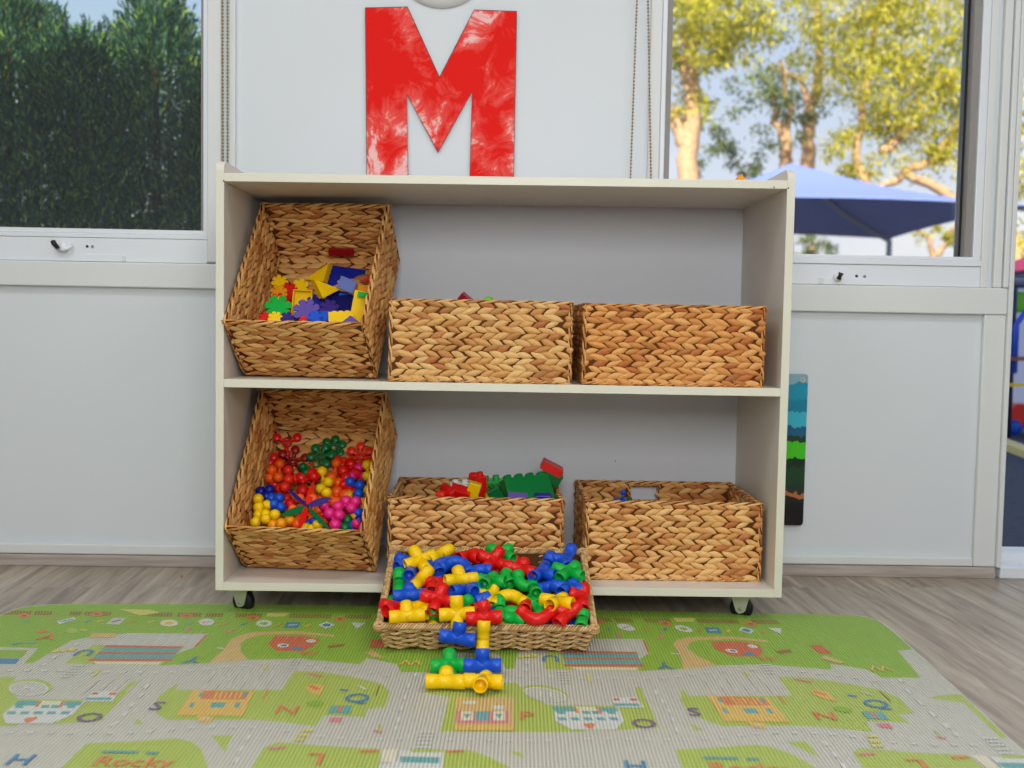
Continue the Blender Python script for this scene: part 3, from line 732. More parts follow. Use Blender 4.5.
# ------------------------------------------------------------ bristle balls in the lower tilted basket
SL_O, SL_N = surf(TLo, .012, .110, .300, .016)
def z4(x, y): return 240+x/6.676, 425+y/6.676
def ridged(mb, c, r, ax, mi=0):
    prof = []; m_ = 18
    for i in range(m_+1):
        a = PI*i/m_; rr = r*(1+.07*(1 if i % 2 else -1)); prof.append((max(1e-5, rr*math.sin(a)), -rr*math.cos(a)))
    mb.lathe(prof, c, ax, 16, mi)
def jack(col, cen, balls, h, label, rb=.0118, name='bristle_ball_cluster'):
    C = at(*z4(*cen), O=SL_O+SL_N*(h-.004), Nn=SL_N); mb = MB(); mb.ball((0, 0, 0), .0065, 10, 8)
    for i, b in enumerate(balls):
        P = at(*z4(*b), O=SL_O+SL_N*(h+(.006 if i % 2 else -.002)), Nn=SL_N)-C
        mb.tube([(0, 0, 0), P], .0038, 8); ridged(mb, P, rb, P if P.length > .002 else V((0, 0, 1)))
    o = obj(name, mb, M[col], None, 0); o.location = C
    return tag(o, label, 'toy connector', 'ball connectors in the lower tilted basket')
def paddle(col, cen, n, rpx, ang, h, label, tilt=.6, rp=.0105, skip=()):
    c = at(*z4(*cen), O=SL_O+SL_N*h, Nn=SL_N); tc = (CP-c).normalized(); R_ = rpx/6.676*.00232; mb = MB()
    mb.lathe([(.005, -.004), (.0105, -.004), (.0105, .004), (.005, .004), (.005, -.004)], (0, 0, 0), (0, 0, 1), 16)
    for k in range(n):
        if k in skip: continue
        a = math.radians(ang)+2*PI*k/n; d = V((math.cos(a), math.sin(a), 0)); e = R_-rp
        mb.tube([d*.006, d*e], .0046, 8)
        mb.lathe([(1e-5, -.0045), (rp*.8, -.0045), (rp, -.002), (rp, .002), (rp*.8, .0045), (1e-5, .0045)], d*e, (0, 0, 1), 14)
    o = obj('paddle_star', mb, M[col], None, 0); o.matrix_world = orient(c, 0, tc*tilt+SL_N*(1-tilt))
    return tag(o, label, 'toy connector', 'ball connectors in the lower tilted basket')
paddle('darkred', (350, 245), 6, 120, 20, -.002, 'dark red paddle star lying deep at the back left')
paddle('red', (312, 118), 3, 110, -90, .018, 'red three-armed paddle star topmost at the back left')
paddle('red', (230, 240), 4, 60, 10, -.004, 'red paddle star by the left wall')
paddle('darkgreen', (625, 150), 6, 92, 20, .008, 'dark green paddle star at the back right of its twin')
paddle('darkgreen', (540, 205), 6, 98, 5, .018, 'dark green paddle star with open hub at the back centre')
paddle('scarlet', (803, 205), 6, 100, 30, .006, 'scarlet paddle star against the right wall')
jack('red', (740, 290), [(740, 262), (690, 310), (770, 330), (710, 355)], .004, 'red ball cluster under the scarlet star', .0135)
jack('pink', (795, 320), [(792, 288), (745, 345), (830, 350)], .002, 'pink ball cluster by the right wall')
jack('orange', (262, 345), [(265, 262), (213, 302), (200, 355), (254, 350)], .010, 'orange ball cluster by the left wall')
jack('scarlet', (350, 370), [(322, 305), (325, 365), (375, 360), (300, 415)], .006, 'scarlet ball cluster right of the orange one', .0125)
jack('red', (420, 380), [(410, 355), (495, 345), (420, 440), (480, 330)], .010, 'red ball cluster in the middle of the pile', .0138)
jack('darkgreen', (455, 290), [(420, 280), (440, 320)], .012, 'green pair of balls left of the green star', .0098)
jack('orange', (630, 330), [(643, 258), (610, 350), (655, 385)], .010, 'orange ball cluster below the green stars')
jack('orange', (640, 480), [(645, 448), (600, 500), (700, 470), (640, 520)], .000, 'orange ball cluster in the centre right', .0145)
jack('yellow', (560, 395), [(548, 312), (590, 380), (540, 425), (578, 452)], .020, 'yellow ball cluster in the middle')
jack('yellow', (855, 350), [(850, 268), (852, 342), (857, 435)], .012, 'yellow ball cluster against the right wall')
jack('amber', (800, 430), [(810, 350), (730, 470), (825, 465), (825, 520)], -.006, 'amber ball cluster deep under the blue one at right')
jack('blue', (790, 425), [(735, 380), (800, 403), (790, 462)], .014, 'blue ball cluster at the right')
jack('red', (740, 420), [(730, 440), (690, 400), (770, 450)], .000, 'red ball cluster behind the blue one at right')
jack('darkblue', (185, 465), [(140, 445), (197, 432), (178, 478)], .010, 'blue ball cluster at the upper left wall')
jack('blue', (245, 515), [(212, 488), (262, 488), (272, 550), (225, 530)], .010, 'blue ball cluster left of the propellers')
jack('red', (320, 510), [(310, 495), (340, 530), (290, 520)], .000, 'red ball cluster under the indigo blade')
jack('yellow', (145, 535), [(122, 495), (125, 550), (180, 537)], .018, 'yellow ball cluster at the left wall')
jack('yellow', (195, 620), [(170, 598), (232, 600), (172, 628)], .020, 'yellow ball cluster in front of the blue one at left')
jack('yellow', (110, 640), [(105, 650), (125, 600)], .008, 'yellow pair of balls in the front left corner')
jack('amber', (250, 650), [(222, 668), (275, 660), (330, 635)], .012, 'amber ball cluster along the front rim at left')
jack('orange', (370, 670), [(335, 650), (385, 665), (410, 640)], .004, 'orange ball cluster along the front rim')
jack('yellow', (470, 690), [(470, 700), (520, 668), (440, 690)], .004, 'yellow ball cluster at the front rim centre')
jack('blue', (480, 655), [(465, 662), (500, 650)], -.004, 'blue pair of balls deep at the front centre')
jack('pink', (600, 575), [(562, 535), (597, 592), (662, 605), (635, 668)], .022, 'pink ball cluster right of the propellers', .0125)
jack('pink', (735, 535), [(745, 557), (772, 515), (708, 510), (655, 545)], .020, 'pink ball cluster furthest right', .0125)
jack('darkgreen', (715, 660), [(718, 638), (700, 690)], .006, 'green pair of balls at the front right')
jack('blue', (765, 670), [(755, 678), (790, 590)], .002, 'blue pair of balls at the front right')
jack('darkblue', (812, 600), [(820, 600), (800, 640)], .006, 'dark blue pair of balls by the right wall')
jack('pink', (805, 683), [(808, 683), (780, 660)], .004, 'pink pair of balls in the front right corner')
jack('amber', (790, 640), [(795, 632), (770, 610), (820, 560)], -.004, 'amber ball cluster deep at the front right')
jack('orange', (560, 500), [(540, 490), (585, 520), (520, 530)], -.004, 'orange ball cluster sunk behind the pink balls', .012)
jack('scarlet', (250, 420), [(235, 400), (268, 425), (285, 445)], -.004, 'scarlet ball cluster sunk above the blue ones at left', .012)
jack('red', (560, 620), [(545, 600), (575, 640), (530, 640)], -.006, 'red ball cluster sunk under the green propeller blade', .012)
jack('orange', (490, 300), [(470, 290), (505, 270), (520, 300)], -.004, 'orange ball cluster sunk in front of the green stars', .012)
jack('scarlet', (660, 250), [(690, 245), (640, 235), (680, 270)], -.008, 'scarlet ball cluster sunk right of the green stars', .012)
paddle('orange', (440, 560), 6, 110, 0, .012, 'orange paddle star behind the propellers', .7, .010)
def blades(spec, cen, h, label):
    C = at(*z4(*cen), O=SL_O+SL_N*h, Nn=SL_N); mats = sorted({s[2] for s in spec}); mb = MB(); tc = (CP-C).normalized()
    mb.ball((0, 0, 0), .004, 10, 8)
    for (x, y, col, wd) in spec:
        P = at(*z4(x, y), O=SL_O+SL_N*(h+.004), Nn=SL_N)-C; t = P.normalized(); s_ = t.cross(tc).normalized(); n_ = s_.cross(t)
        pts = []; m_ = 8
        prof = [(k/m_, wd*(math.sin(PI*min(1, (k/m_)**.9*1.0))*.9+.18)) for k in range(m_+1)]
        out = [(u, v) for u, v in prof]+[(u, -v) for u, v in prof[::-1]]
        mb.prism(out, lambda u, v: P*u+s_*v+n_*.0012*(1+v*40), lambda u, v: P*u+s_*v-n_*.0012, mats.index(col))
    o = obj('propeller', mb, [FM(q) for q in mats]); o.location = C
    return tag(o, label, 'toy propeller', 'propellers in the lower tilted basket')
blades([(318, 425, 'purple', .004), (610, 488, 'purple', .007), (400, 690, 'red', .006)], (445, 540), .034, 'purple and red thin-bladed propeller')
blades([(275, 605, 'darkgreen', .007), (600, 700, 'darkgreen', .005), (490, 380, 'scarlet', .007)], (448, 545), .028, 'green and scarlet thin-bladed propeller')

# ------------------------------------------------------------ bricks in the other baskets
def brick(name, col, w_, d_, h_, studs, Mx, label, grp, sr=.009, col2=None):
    mb = MB(); mb.box(-w_/2, w_/2, -d_/2, d_/2, 0, h_)
    nx, ny = studs
    for i in range(nx):
        for j in range(ny):
            mb.lathe([(sr, -.001), (sr, .008), (sr*.92, .0095), (.0001, .0098)], ((i-(nx-1)/2)*w_/nx, (j-(ny-1)/2)*d_/ny, h_), (0, 0, 1), 16)
    o = obj(name, mb, M[col], None, .0015); o.matrix_world = Mx
    return tag(o, label, 'toy brick', grp)
def mk(c, X, Z):
    X = V(X).normalized(); Z = V(Z); Z = (Z-X*Z.dot(X)).normalized(); Y = Z.cross(X)
    return Matrix(((X.x, Y.x, Z.x, c.x), (X.y, Y.y, Z.y, c.y), (X.z, Y.z, Z.z, c.z), (0, 0, 0, 1)))
GB = 'building bricks in the basket behind the tray'
def z5(x, y): return 370+x/4.452, 440+y/4.452
brick('toy_brick', 'brick', .112, .050, .085, (4, 2), mk(at(*z5(722, 330), Y=.165), (1, .42, .05), (-.32, .62, 1)), 'large green stud brick leaning at the right of the brick basket', GB, .0105)
brick('toy_brick', 'darkgreen', .045, .05, .03, (2, 2), mk(at(*z5(795, 185), Y=.24), (1, 0, -.52), (.5, -.1, 1)), 'dark green brick under the tilted red one', GB, .0075)
brick('toy_brick', 'red', .052, .045, .020, (0, 0), mk(at(*z5(800, 140), Y=.235), (1, 0, -.50), (.5, -.1, 1)), 'flat red brick topmost, tilted on the green bricks', GB)
brick('toy_brick', 'red', .026, .026, .07, (1, 1), mk(at(*z5(492, 290), Y=.20), (1, .3, .08), (.10, -.1, 1)), 'tall red brick standing left of the green stud brick', GB, .008)
def cyl(name, col, px, py, Y, d, L_, r, label):
    c = at(px, py, Y=Y); mb = MB(); d = V(d).normalized(); mb.lathe([(.0001, -L_/2), (r*.9, -L_/2), (r, -L_/2+.002), (r, L_/2-.002), (r*.9, L_/2), (.0001, L_/2)], (0, 0, 0), d, 18)
    o = obj(name, mb, M[col]); o.location = c; return tag(o, label, 'toy peg', GB)
cyl('toy_peg', 'red', *z5(466, 163), .20, (1, -.4, .1), .022, .0105, 'red round peg on the tall red brick')
cyl('toy_peg', 'red', *z5(352, 228), .16, (.6, -.8, -.3), .045, .012, 'red round peg lying at the left of the bricks')
cyl('toy_peg', 'scarlet', *z5(316, 246), .15, (1, -.3, 0), .02, .010, 'small scarlet peg half sunk beside the left rim')
brick('toy_brick', 'red', .045, .03, .03, (0, 0), mk(at(*z5(392, 262), Y=.165), (1, 0, -.3), (.2, -.5, 1)), 'red brick beneath the yellow plank', GB)
brick('toy_brick', 'white', .045, .04, .05, (2, 1), mk(at(*z5(405, 285), Y=.21), (1, 0, .05), (0, -.15, 1)), 'white brick behind the yellow plank', GB, .007)
brick('toy_brick', 'yellow', .028, .02, .05, (0, 0), mk(at(*z5(442, 280), Y=.165), (1, 0, -.30), (-.32, -.15, 1)), 'yellow plank leaning against the red brick', GB)
cyl('toy_peg', 'yellow', *z5(532, 250), .16, (.2, -1, .2), .03, .0105, 'yellow round peg in front of the green stud brick')
brick('toy_brick', 'darkgreen', .03, .03, .03, (1, 1), mk(at(*z5(572, 262), Y=.15), (1, 0, .6), (-.6, -.2, 1)), 'dark green brick turned on its corner', GB, .006)
brick('toy_brick', 'violet', .045, .03, .02, (0, 0), mk(at(*z5(655, 282), Y=.125), (1, .1, -.06), (0, .9, 1)), 'violet slab under the green stud brick', GB)
brick('toy_brick', 'darkblue', .038, .03, .02, (0, 0), mk(at(*z5(770, 280), Y=.13), (1, 0, 0), (0, -.1, 1)), 'dark blue slab at the right of the bricks', GB)
brick('toy_brick', 'green', .05, .05, .045, (2, 2), mk(at(*z5(545, 262), Y=.26), (1, 0, .1), (-.2, 0, 1)), 'green brick hidden behind the tall red one', GB, .008)
# tips above the upper basket
c = at(464, 301, Y=.10); mb = MB(); mb.box(-.014, .014, -.012, .012, -.014, .014); o = obj('toy_block', mb, M['darkred'], None, .001)
o.matrix_world = Matrix.Translation(c) @ Matrix.Rotation(math.radians(38), 4, 'Y') @ Matrix.Rotation(.2, 4, 'X'); tag(o, 'dark red block corner above the middle upper basket rim', 'toy brick')
mb = MB(); ridged(mb, (0, 0, 0), .0115, (0, 0, 1)); mb.tube([(0, 0, 0), (0, 0, -.05)], .004, 8); o = obj('ball_stick', mb, M['lime']); o.location = at(488.5, 302, Y=.10); tag(o, 'lime green ball showing above the middle upper basket rim', 'toy connector')
# piece in the nearly empty basket
mb = MB()
for x, y, z in ((.016, 0, .004), (-.016, 0, .002), (0, 0, .022), (0, .016, 0), (0, -.016, 0)):
    mb.tube([(0, 0, 0), (x, y, z)], .004, 8); mb.ball((x, y, z), .007, 10, 8, 1 if x > 0 else 0)
o = obj('jack_connector', mb, [M['blue'], M['darkgreen']]); o.location = at(623, 501.5, Y=.27); tag(o, 'small blue and green knobbed piece in the nearly empty basket', 'toy connector')
# yellow tip on the shelf top
mb = MB(); mb.prism([(-.014, 0), (.014, 0), (.007, .012), (0, .017), (-.007, .012)], lambda x, z: V((x, -.012, z)), lambda x, z: V((x, .012, z)))
o = obj('toy_block', mb, M['amber'], None, .001); o.location = (at(740, 178, Y=.14).x, .14, TZ+.0045); tag(o, 'small orange-yellow peaked block on top of the shelving unit', 'toy brick')
zt = at(740, 174.5, Y=.14).z-TZ-.0045; o.scale = (1.2, 1, max(.4, zt/.017))

# ------------------------------------------------------------ wall items
# red painted letter
m, nt, b = new_mat('sponged_red_paint'); N = nt.nodes.new; L = nt.links.new
tc = N('ShaderNodeTexCoord'); n1 = N('ShaderNodeTexNoise'); n1.inputs['Scale'].default_value = 13; n1.inputs['Detail'].default_value = 9; n1.inputs['Roughness'].default_value = .7; n1.inputs['Distortion'].default_value = 1.6
n2 = N('ShaderNodeTexNoise'); n2.inputs['Scale'].default_value = 4.5; n2.inputs['Detail'].default_value = 2
vo = N('ShaderNodeTexVoronoi'); vo.inputs['Scale'].default_value = 13; vo.distance = 'EUCLIDEAN'
L(tc.outputs['Object'], n1.inputs['Vector']); L(tc.outputs['Object'], n2.inputs['Vector']); L(tc.outputs['Object'], vo.inputs['Vector'])
mu = N('ShaderNodeMath'); mu.operation = 'MULTIPLY_ADD'; mu.inputs[1].default_value = .9; L(n1.outputs['Fac'], mu.inputs[0]); L(n2.outputs['Fac'], mu.inputs[2])
mu2 = N('ShaderNodeMath'); mu2.operation = 'MULTIPLY_ADD'; mu2.inputs[1].default_value = .25; L(vo.outputs['Distance'], mu2.inputs[0]); L(mu.outputs[0], mu2.inputs[2])
r = N('ShaderNodeValToRGB'); el = r.color_ramp.elements; el[0].position = .98; el[0].color = (*lin((240, 26, 16)), 1); el[1].position = 1.0; el[1].color = (*lin((244, 70, 62)), 1)
mr = N('ShaderNodeMapRange'); mr.inputs['From Min'].default_value = .75; mr.inputs['From Max'].default_value = 1.32; L(mu2.outputs[0], mr.inputs[0]); L(mr.outputs[0], r.inputs[0])
el[0].position = .50; el[1].position = .66; e = el.new(.78); e.color = (*lin((248, 92, 82)), 1); e = el.new(.92); e.color = (*lin((255, 200, 196)), 1)
L(r.outputs[0], b.inputs['Base Color']); b.inputs['Roughness'].default_value = .55; b.inputs['Specular IOR Level'].default_value = .12
M['redpaint'] = m
mpx = [(365, 7.5), (407.5, 6.5), (439.5, 76.5), (474, 9.5), (517, 11), (513, 230), (468, 230), (472, 92), (438, 153), (407, 95), (409, 230), (367, 230)]
mz = [at(x, y, Y=YW-.0015) for x, y in mpx]
ctr = V((mz[0].x+.19, YW, 1.2)); pts = [(p.x-ctr.x, p.z-ctr.z) for p in mz]
def offset(pts, d):
    n = len(pts); out = []
    for i in range(n):
        a, p, c = V(pts[i-1]), V(pts[i]), V(pts[(i+1) % n]); e1 = (p-a).normalized(); e2 = (c-p).normalized()
        n1 = V((-e1.y, e1.x)); n2 = V((-e2.y, e2.x)); q = (n1+n2); k = 2/max(.5, q.length_squared); out.append(tuple(p+q*k*d))
    return out
lt = thing('paper_letter', 'large red sponge-painted paper letter M on the wall', 'letter', tuple(ctr))
area = sum(pts[i-1][0]*pts[i][1]-pts[i][0]*pts[i-1][1] for i in range(len(pts)))
sg = 1 if area > 0 else -1
mb = MB(); mb.prism(pts, lambda x, z: V((x, -.0005, z)), lambda x, z: V((x, -.0015, z))); obj('outline', mb, M['black'], lt)
mb = MB(); mb.prism(offset(pts, sg*.0016), lambda x, z: V((x, -.0016, z)), lambda x, z: V((x, -.0022, z))); obj('painted_face', mb, M['redpaint'], lt)
# round paper disc above it
c = at(441, 8, Y=YW-.002); mb = MB(); mb.lathe([(.0001, .0), (.125, .0), (.125, .0015), (.105, .003), (.0001, .003)], (0, 0, 0), (0, -1, 0), 40)
o = obj('paper_plate', mb, plain('paper_plate_card', (206, 206, 202), .7)); o.location = (c.x, YW+.003, c.z+.125); tag(o, 'pale grey round paper plate on the wall above the letter', 'paper plate')
# bead chains
def chain(name, strands, label):
    t = None; mb = MB()
    for (a, b_) in strands:
        a = V(a); b_ = V(b_); L_ = (b_-a).length; n = int(L_/.0085)
        for k in range(n): mb.ball(a+(b_-a)*((k+.5)/n), .0030, 6, 4)
        mb.tube([a, b_], .0006, 4)
    # loop at the foot
    a = V(strands[0][1]); b_ = V(strands[1][1]); c_ = (a+b_)/2; R_ = (a-b_).length/2
    for k in range(8):
        an = PI*(k+.5)/8; mb.ball(c_+V((-(a.x-b_.x)/2*-math.cos(an)*1, 0, -R_*math.sin(an))), .0021, 6, 4)
    o = obj(name, mb, plain(name+'_beads', (158, 130, 92), .4, .5)); return tag(o, label, 'blind cord')
y = YW-.016
def ext(p, q, z):  # extend line pq to height z
    p, q = V(p), V(q); k = (z-p.z)/(q.z-p.z); return p+(q-p)*k
def strand(x0, y0, x1, y1, zt, zb, Y=y):
    p, q = at(x0, y0, Y=Y), at(x1, y1, Y=Y); return (ext(p, q, zt), ext(p, q, zb))
chain('bead_chain', [strand(222.5, 0, 223, 160, 2.05, .93), strand(227.5, 0, 227.5, 160, 2.05, .93)], 'brown bead chain hanging against the trim beside the left window')
s1 = strand(637, 0, 630.5, 178, 2.05, .90); s2 = strand(648, 0, 651, 178, 2.05, .90)
chain('bead_chain', [s1, s2], 'brown bead chain hanging loose beside the right window')
# hanging picture strip
m, nt, b = new_mat('printed_banner'); N = nt.nodes.new; L = nt.links.new
tc = N('ShaderNodeTexCoord'); sx = N('ShaderNodeSeparateXYZ'); L(tc.outputs['Generated'], sx.inputs[0])
ns = N('ShaderNodeTexNoise'); ns.inputs['Scale'].default_value = 9; ns.inputs['Detail'].default_value = 6; L(tc.outputs['Generated'], ns.inputs['Vector'])
ma = N('ShaderNodeMath'); ma.operation = 'MULTIPLY_ADD'; ma.inputs[1].default_value = .10; L(ns.outputs['Fac'], ma.inputs[0]); L(sx.outputs['Z'], ma.inputs[2])
r = N('ShaderNodeValToRGB'); r.color_ramp.interpolation = 'CONSTANT'; el = r.color_ramp.elements
st = [(0, (14, 12, 14)), (.205, (24, 30, 22)), (.235, (190, 110, 60)), (.262, (30, 50, 40)), (.31, (22, 66, 34)), (.44, (16, 44, 26)), (.49, (70, 200, 20)), (.60, (24, 60, 40)), (.645, (20, 96, 130)), (.70, (60, 180, 205)), (.80, (16, 130, 160)), (.88, (24, 150, 178)), (.985, (140, 176, 190))]
while len(el) < len(st): el.new(.5)
for k, (p, c_) in enumerate(st): el[k].position = p; el[k].color = (*lin(c_), 1)
L(ma.outputs[0], r.inputs[0]); L(r.outputs[0], b.inputs['Base Color']); b.inputs['Roughness'].default_value = .35
M['banner'] = m
bt = thing('hanging_banner', 'teal, green and black picture banner hanging on the wall behind the shelf', 'banner', (.70, YW-.006, .131))
mb = MB(); rr = .008; W0, H0 = .082, .390
pts = [(-W0, 0), (W0-rr, 0)]+[(W0-rr+rr*math.sin(a), rr-rr*math.cos(a)) for a in (.5, 1, PI/2)]+[(W0+rr*0, H0-rr)]+[(W0-rr+rr*math.cos(a), H0-rr+rr*math.sin(a)) for a in (.5, 1, PI/2)]+[(-W0, H0)]
mb.prism(pts, lambda x, z: V((x, 0, z)), lambda x, z: V((x, .002, z))); obj('printed_sheet', mb, M['banner'], bt)
mb = MB(); mb.lathe([(.0035, 0), (.0075, 0), (.0075, .001), (.0055, .002), (.0035, .001)], (W0-.014, 0, H0-.015), (0, -1, 0), 16); obj('eyelet', mb, M['zinc'], bt)
# ------------------------------------------------------------ play mat
PERIOD = V((.866, .000, 0))
MTOP = .0105
def mat_mat(name, c):
    m, nt, b = new_mat(name); N = nt.nodes.new; L = nt.links.new
    tc = N('ShaderNodeTexCoord'); w = N('ShaderNodeTexWave'); w.wave_type = 'BANDS'; w.bands_direction = 'X'; w.wave_profile = 'SIN'
    mp = N('ShaderNodeMapping'); mp.inputs['Rotation'].default_value = (0, 0, .025); L(tc.outputs['Object'], mp.inputs[0]); L(mp.outputs[0], w.inputs['Vector'])
    w.inputs['Scale'].default_value = 2*PI/.0058/20; w.inputs['Distortion'].default_value = 0
    pw = N('ShaderNodeMath'); pw.operation = 'POWER'; pw.inputs[1].default_value = .35; L(w.outputs['Fac'], pw.inputs[0])
    bp = N('ShaderNodeBump'); bp.inputs['Strength'].default_value = 1; bp.inputs['Distance'].default_value = .0024
    L(pw.outputs[0], bp.inputs['Height']); L(bp.outputs[0], b.inputs['Normal'])
    b.inputs['Base Color'].default_value = (*lin(c), 1); b.inputs['Roughness'].default_value = .42; b.inputs['Specular IOR Level'].default_value = .45
    return m
MC = dict(road=(214, 211, 196), grass=(158, 198, 74), grass2=(190, 208, 104), park=(214, 212, 200), sand=(230, 196, 132), orange=(234, 146, 98), teal=(122, 184, 180), cream=(240, 232, 204),
          yell=(242, 202, 112), blue=(98, 152, 190), white=(230, 230, 222), brown=(166, 126, 76), purple=(140, 116, 158), pinkm=(232, 150, 150), redm=(224, 122, 86), ylw=(228, 222, 120))
MK = list(MC); MMs = [mat_mat('mat_print_'+k, MC[k]) for k in MK]
ANG = -.03   # the mat lies slightly turned
outline = [at(-14, 625, Z=MTOP), at(0, 615, Z=MTOP), at(14, 609, Z=MTOP), at(30, 605.5, Z=MTOP), at(60, 604, Z=MTOP), at(140, 604, Z=MTOP), at(225, 603.5, Z=MTOP), at(250, 606, Z=MTOP), at(300, 608.5, Z=MTOP), at(420, 610.5, Z=MTOP), at(600, 614, Z=MTOP),
           at(700, 615, Z=MTOP), at(855, 615, Z=MTOP), at(868, 617, Z=MTOP), at(880, 621, Z=MTOP), at(894, 631, Z=MTOP)]
R1p, R2p = at(940, 673, Z=MTOP), at(1022, 749, Z=MTOP); dr = (R2p-R1p).normalized()
outline += [R1p, R2p, R2p+dr*.75]
outline += [outline[-1]+V((-1.83, .03, 0)), outline[0]+V((-.01, -.1, 0))]
mb = MB(); n = len(outline)
mb.prism([(p.x, p.y) for p in outline], lambda x, y: V((x, y, .0006)), lambda x, y: V((x, y, MTOP)), MK.index('road'))
# (clipping region for the print, a little inside the edge)
clip = [(p.x, p.y) for p in outline]
hullc = V((sum(p[0] for p in clip)/n, sum(p[1] for p in clip)/n))
clip = [tuple(hullc+(V(p)-hullc)*(1-.004/(V(p)-hullc).length)) for p in clip]
# convex copy of the outline for clipping
def hull(P):
    P = sorted(P); lo = []
    for p in P:
        while len(lo) > 1 and (lo[-1][0]-lo[-2][0])*(p[1]-lo[-2][1])-(lo[-1][1]-lo[-2][1])*(p[0]-lo[-2][0]) <= 0: lo.pop()
        lo.append(p)
    hi = []
    for p in P[::-1]:
        while len(hi) > 1 and (hi[-1][0]-hi[-2][0])*(p[1]-hi[-2][1])-(hi[-1][1]-hi[-2][1])*(p[0]-hi[-2][0]) <= 0: hi.pop()
        hi.append(p)
    return lo[:-1]+hi[:-1]
def clip_poly(poly, C):
    out = poly
    for i in range(len(C)):
        a, b_ = C[i], C[(i+1) % len(C)]; inp = out; out = []
        if not inp: break
        f = lambda p: (b_[0]-a[0])*(p[1]-a[1])-(b_[1]-a[1])*(p[0]-a[0])
        for j in range(len(inp)):
            p, q = inp[j-1], inp[j]; fp, fq = f(p), f(q)
            if (fp >= 0) != (fq >= 0):
                t = fp/(fp-fq); out.append((p[0]+(q[0]-p[0])*t, p[1]+(q[1]-p[1])*t))
            if fq >= 0: out.append(q)
    return out
HC = hull(clip)
from mathutils.geometry import tessellate_polygon
layer = [0]
def patch(pts, key, world=False, reps=(-1, 0, 1)):
    """print a shape, repeated like the pattern repeats on the mat"""
    layer[0] += 1 if layer[0] != 1 else 4; zz_ = MTOP+.00008+.000004*layer[0]
    W = [(p[0], p[1]) for p in pts] if world else [(q.x, q.y) for q in (at(x, y, Z=MTOP) for x, y in pts)]
    for k in reps:
        Q = [(x+PERIOD.x*k, y+PERIOD.y*k) for x, y in W]
        if len(Q) > 4:
            tri = [[Q[i] for i in t] for t in tessellate_polygon([[V((x, y, 0)) for x, y in Q]])]
        else: tri = [Q]
        for t in tri:
            ar = sum(t[i-1][0]*t[i][1]-t[i][0]*t[i-1][1] for i in range(len(t)))
            if ar < 0: t = t[::-1]
            t = clip_poly(list(t), HC)
            if len(t) > 2: mb.add([V((x, y, zz_-(.00001 if layer[0] == 1 and k == 1 else 0))) for x, y in t], [list(range(len(t)))], MK.index(key), False)
def ell(cx, cy, rx, ry, n=20): return [(cx+rx*math.cos(2*PI*k/n), cy+ry*math.sin(2*PI*k/n)) for k in range(n)]
def stroke(x0, y0, x1, y1, w, key, **k):
    a, b_ = at(x0, y0, Z=MTOP), at(x1, y1, Z=MTOP); t = (b_-a); t.normalize(); s = V((-t.y, t.x, 0))*w/2
    patch([(q.x, q.y) for q in (a+s, a-s, b_-s, b_+s)], key, True, **k)
patch([(-60, 598), (560, 598), (560, 640), (455, 645), (441, 672), (401, 672), (397, 664), (367, 658), (360, 664), (298.6, 658.6), (249.5, 659.7), (209, 663), (160.6, 665.4), (172, 655), (196, 647), (209, 633.6),
       (129.5, 633), (89, 637), (71, 640.6), (53, 651), (33, 663), (24, 663.5), (38, 648), (0, 647), (-60, 647)], 'grass', reps=(0, 1))
patch([(64.7, 663.5), (76, 654.6), (94, 645), (105, 644.4), (185, 646.5), (172, 655), (160.6, 665.4)], 'grass2')
patch([(-30, 676), (16, 677), (9, 690), (18, 699), (100, 700), (118, 694), (131, 682), (138, 681), (101, 721), (54, 724), (-30, 724)], 'grass2')
patch([(133, 724), (138, 718), (143, 724)], 'grass2')
patch([(178, 683), (160, 695), (154, 704), (157, 714), (168, 720), (250, 719.5), (280, 721.7), (315, 726), (324, 715), (366, 717), (366, 709), (385, 707), (390, 692), (382, 684), (352.8, 677), (322, 671.8), (295, 671), (282, 690), (176, 690)], 'grass2')
patch([(30, 800), (72, 757), (86, 743.5), (140, 741), (175, 738.5), (190, 741), (201, 749), (208, 768), (210, 800)], 'grass2')
patch([(211.8, 735.7), (232, 735.7), (225, 751.8)], 'grass2')
patch([(245, 800), (251, 768), (264.5, 747), (278, 742), (324, 746), (381, 749), (374, 800)], 'grass2')
patch([(420, 692), (440, 689), (522.5, 687), (522.5, 700), (535, 706), (566, 706), (585, 732), (514, 732), (440, 731.5), (450, 697)], 'grass2')
patch([(435, 800), (443.4, 750), (471, 750), (490, 757.6), (511, 768), (540, 800)], 'grass2')
patch([(509, 751), (520, 752), (524, 758), (516, 755)], 'grass2')
# parking, school, path
patch([(129.5, 633.5), (209, 633.8), (196, 647), (103, 645.5), (110, 638)], 'park')
stroke(207, 634.5, 195, 647, .004, 'redm')
for k in range(7): stroke(130+k*11, 634.5, 118+k*11.5, 646, .0015, 'white')
patch([(106, 645), (183, 646.5), (181, 648.5), (104, 647.2)], 'redm')
patch([(104, 647.3), (181, 648.5), (177, 652.5), (99, 652)], 'teal')
patch([(99, 652), (177, 652.5), (175, 654.3), (97, 654)], 'redm')
patch([(97, 654), (175, 654.4), (173, 658.8), (92, 658.6)], 'teal')
patch([(90, 658.6), (173, 658.8), (171, 661.3), (88, 661)], 'redm')
patch([(93, 661.5), (162, 661.8), (158, 664.8), (97, 664.3)], 'cream')
patch([(0, 650), (28, 650), (22, 658), (-10, 658)], 'grass'); patch([(-12, 658.5), (20, 658.5), (16, 664), (-18, 664)], 'blue')
patch([(207.6, 663.5), (222.8, 650.8), (231.7, 639), (240, 635), (254.6, 632), (298.6, 631), (334, 635), (334, 637), (298.6, 634), (262, 635), (248, 638.5), (240.6, 643), (240.6, 650.8), (248, 659.7)], 'sand')
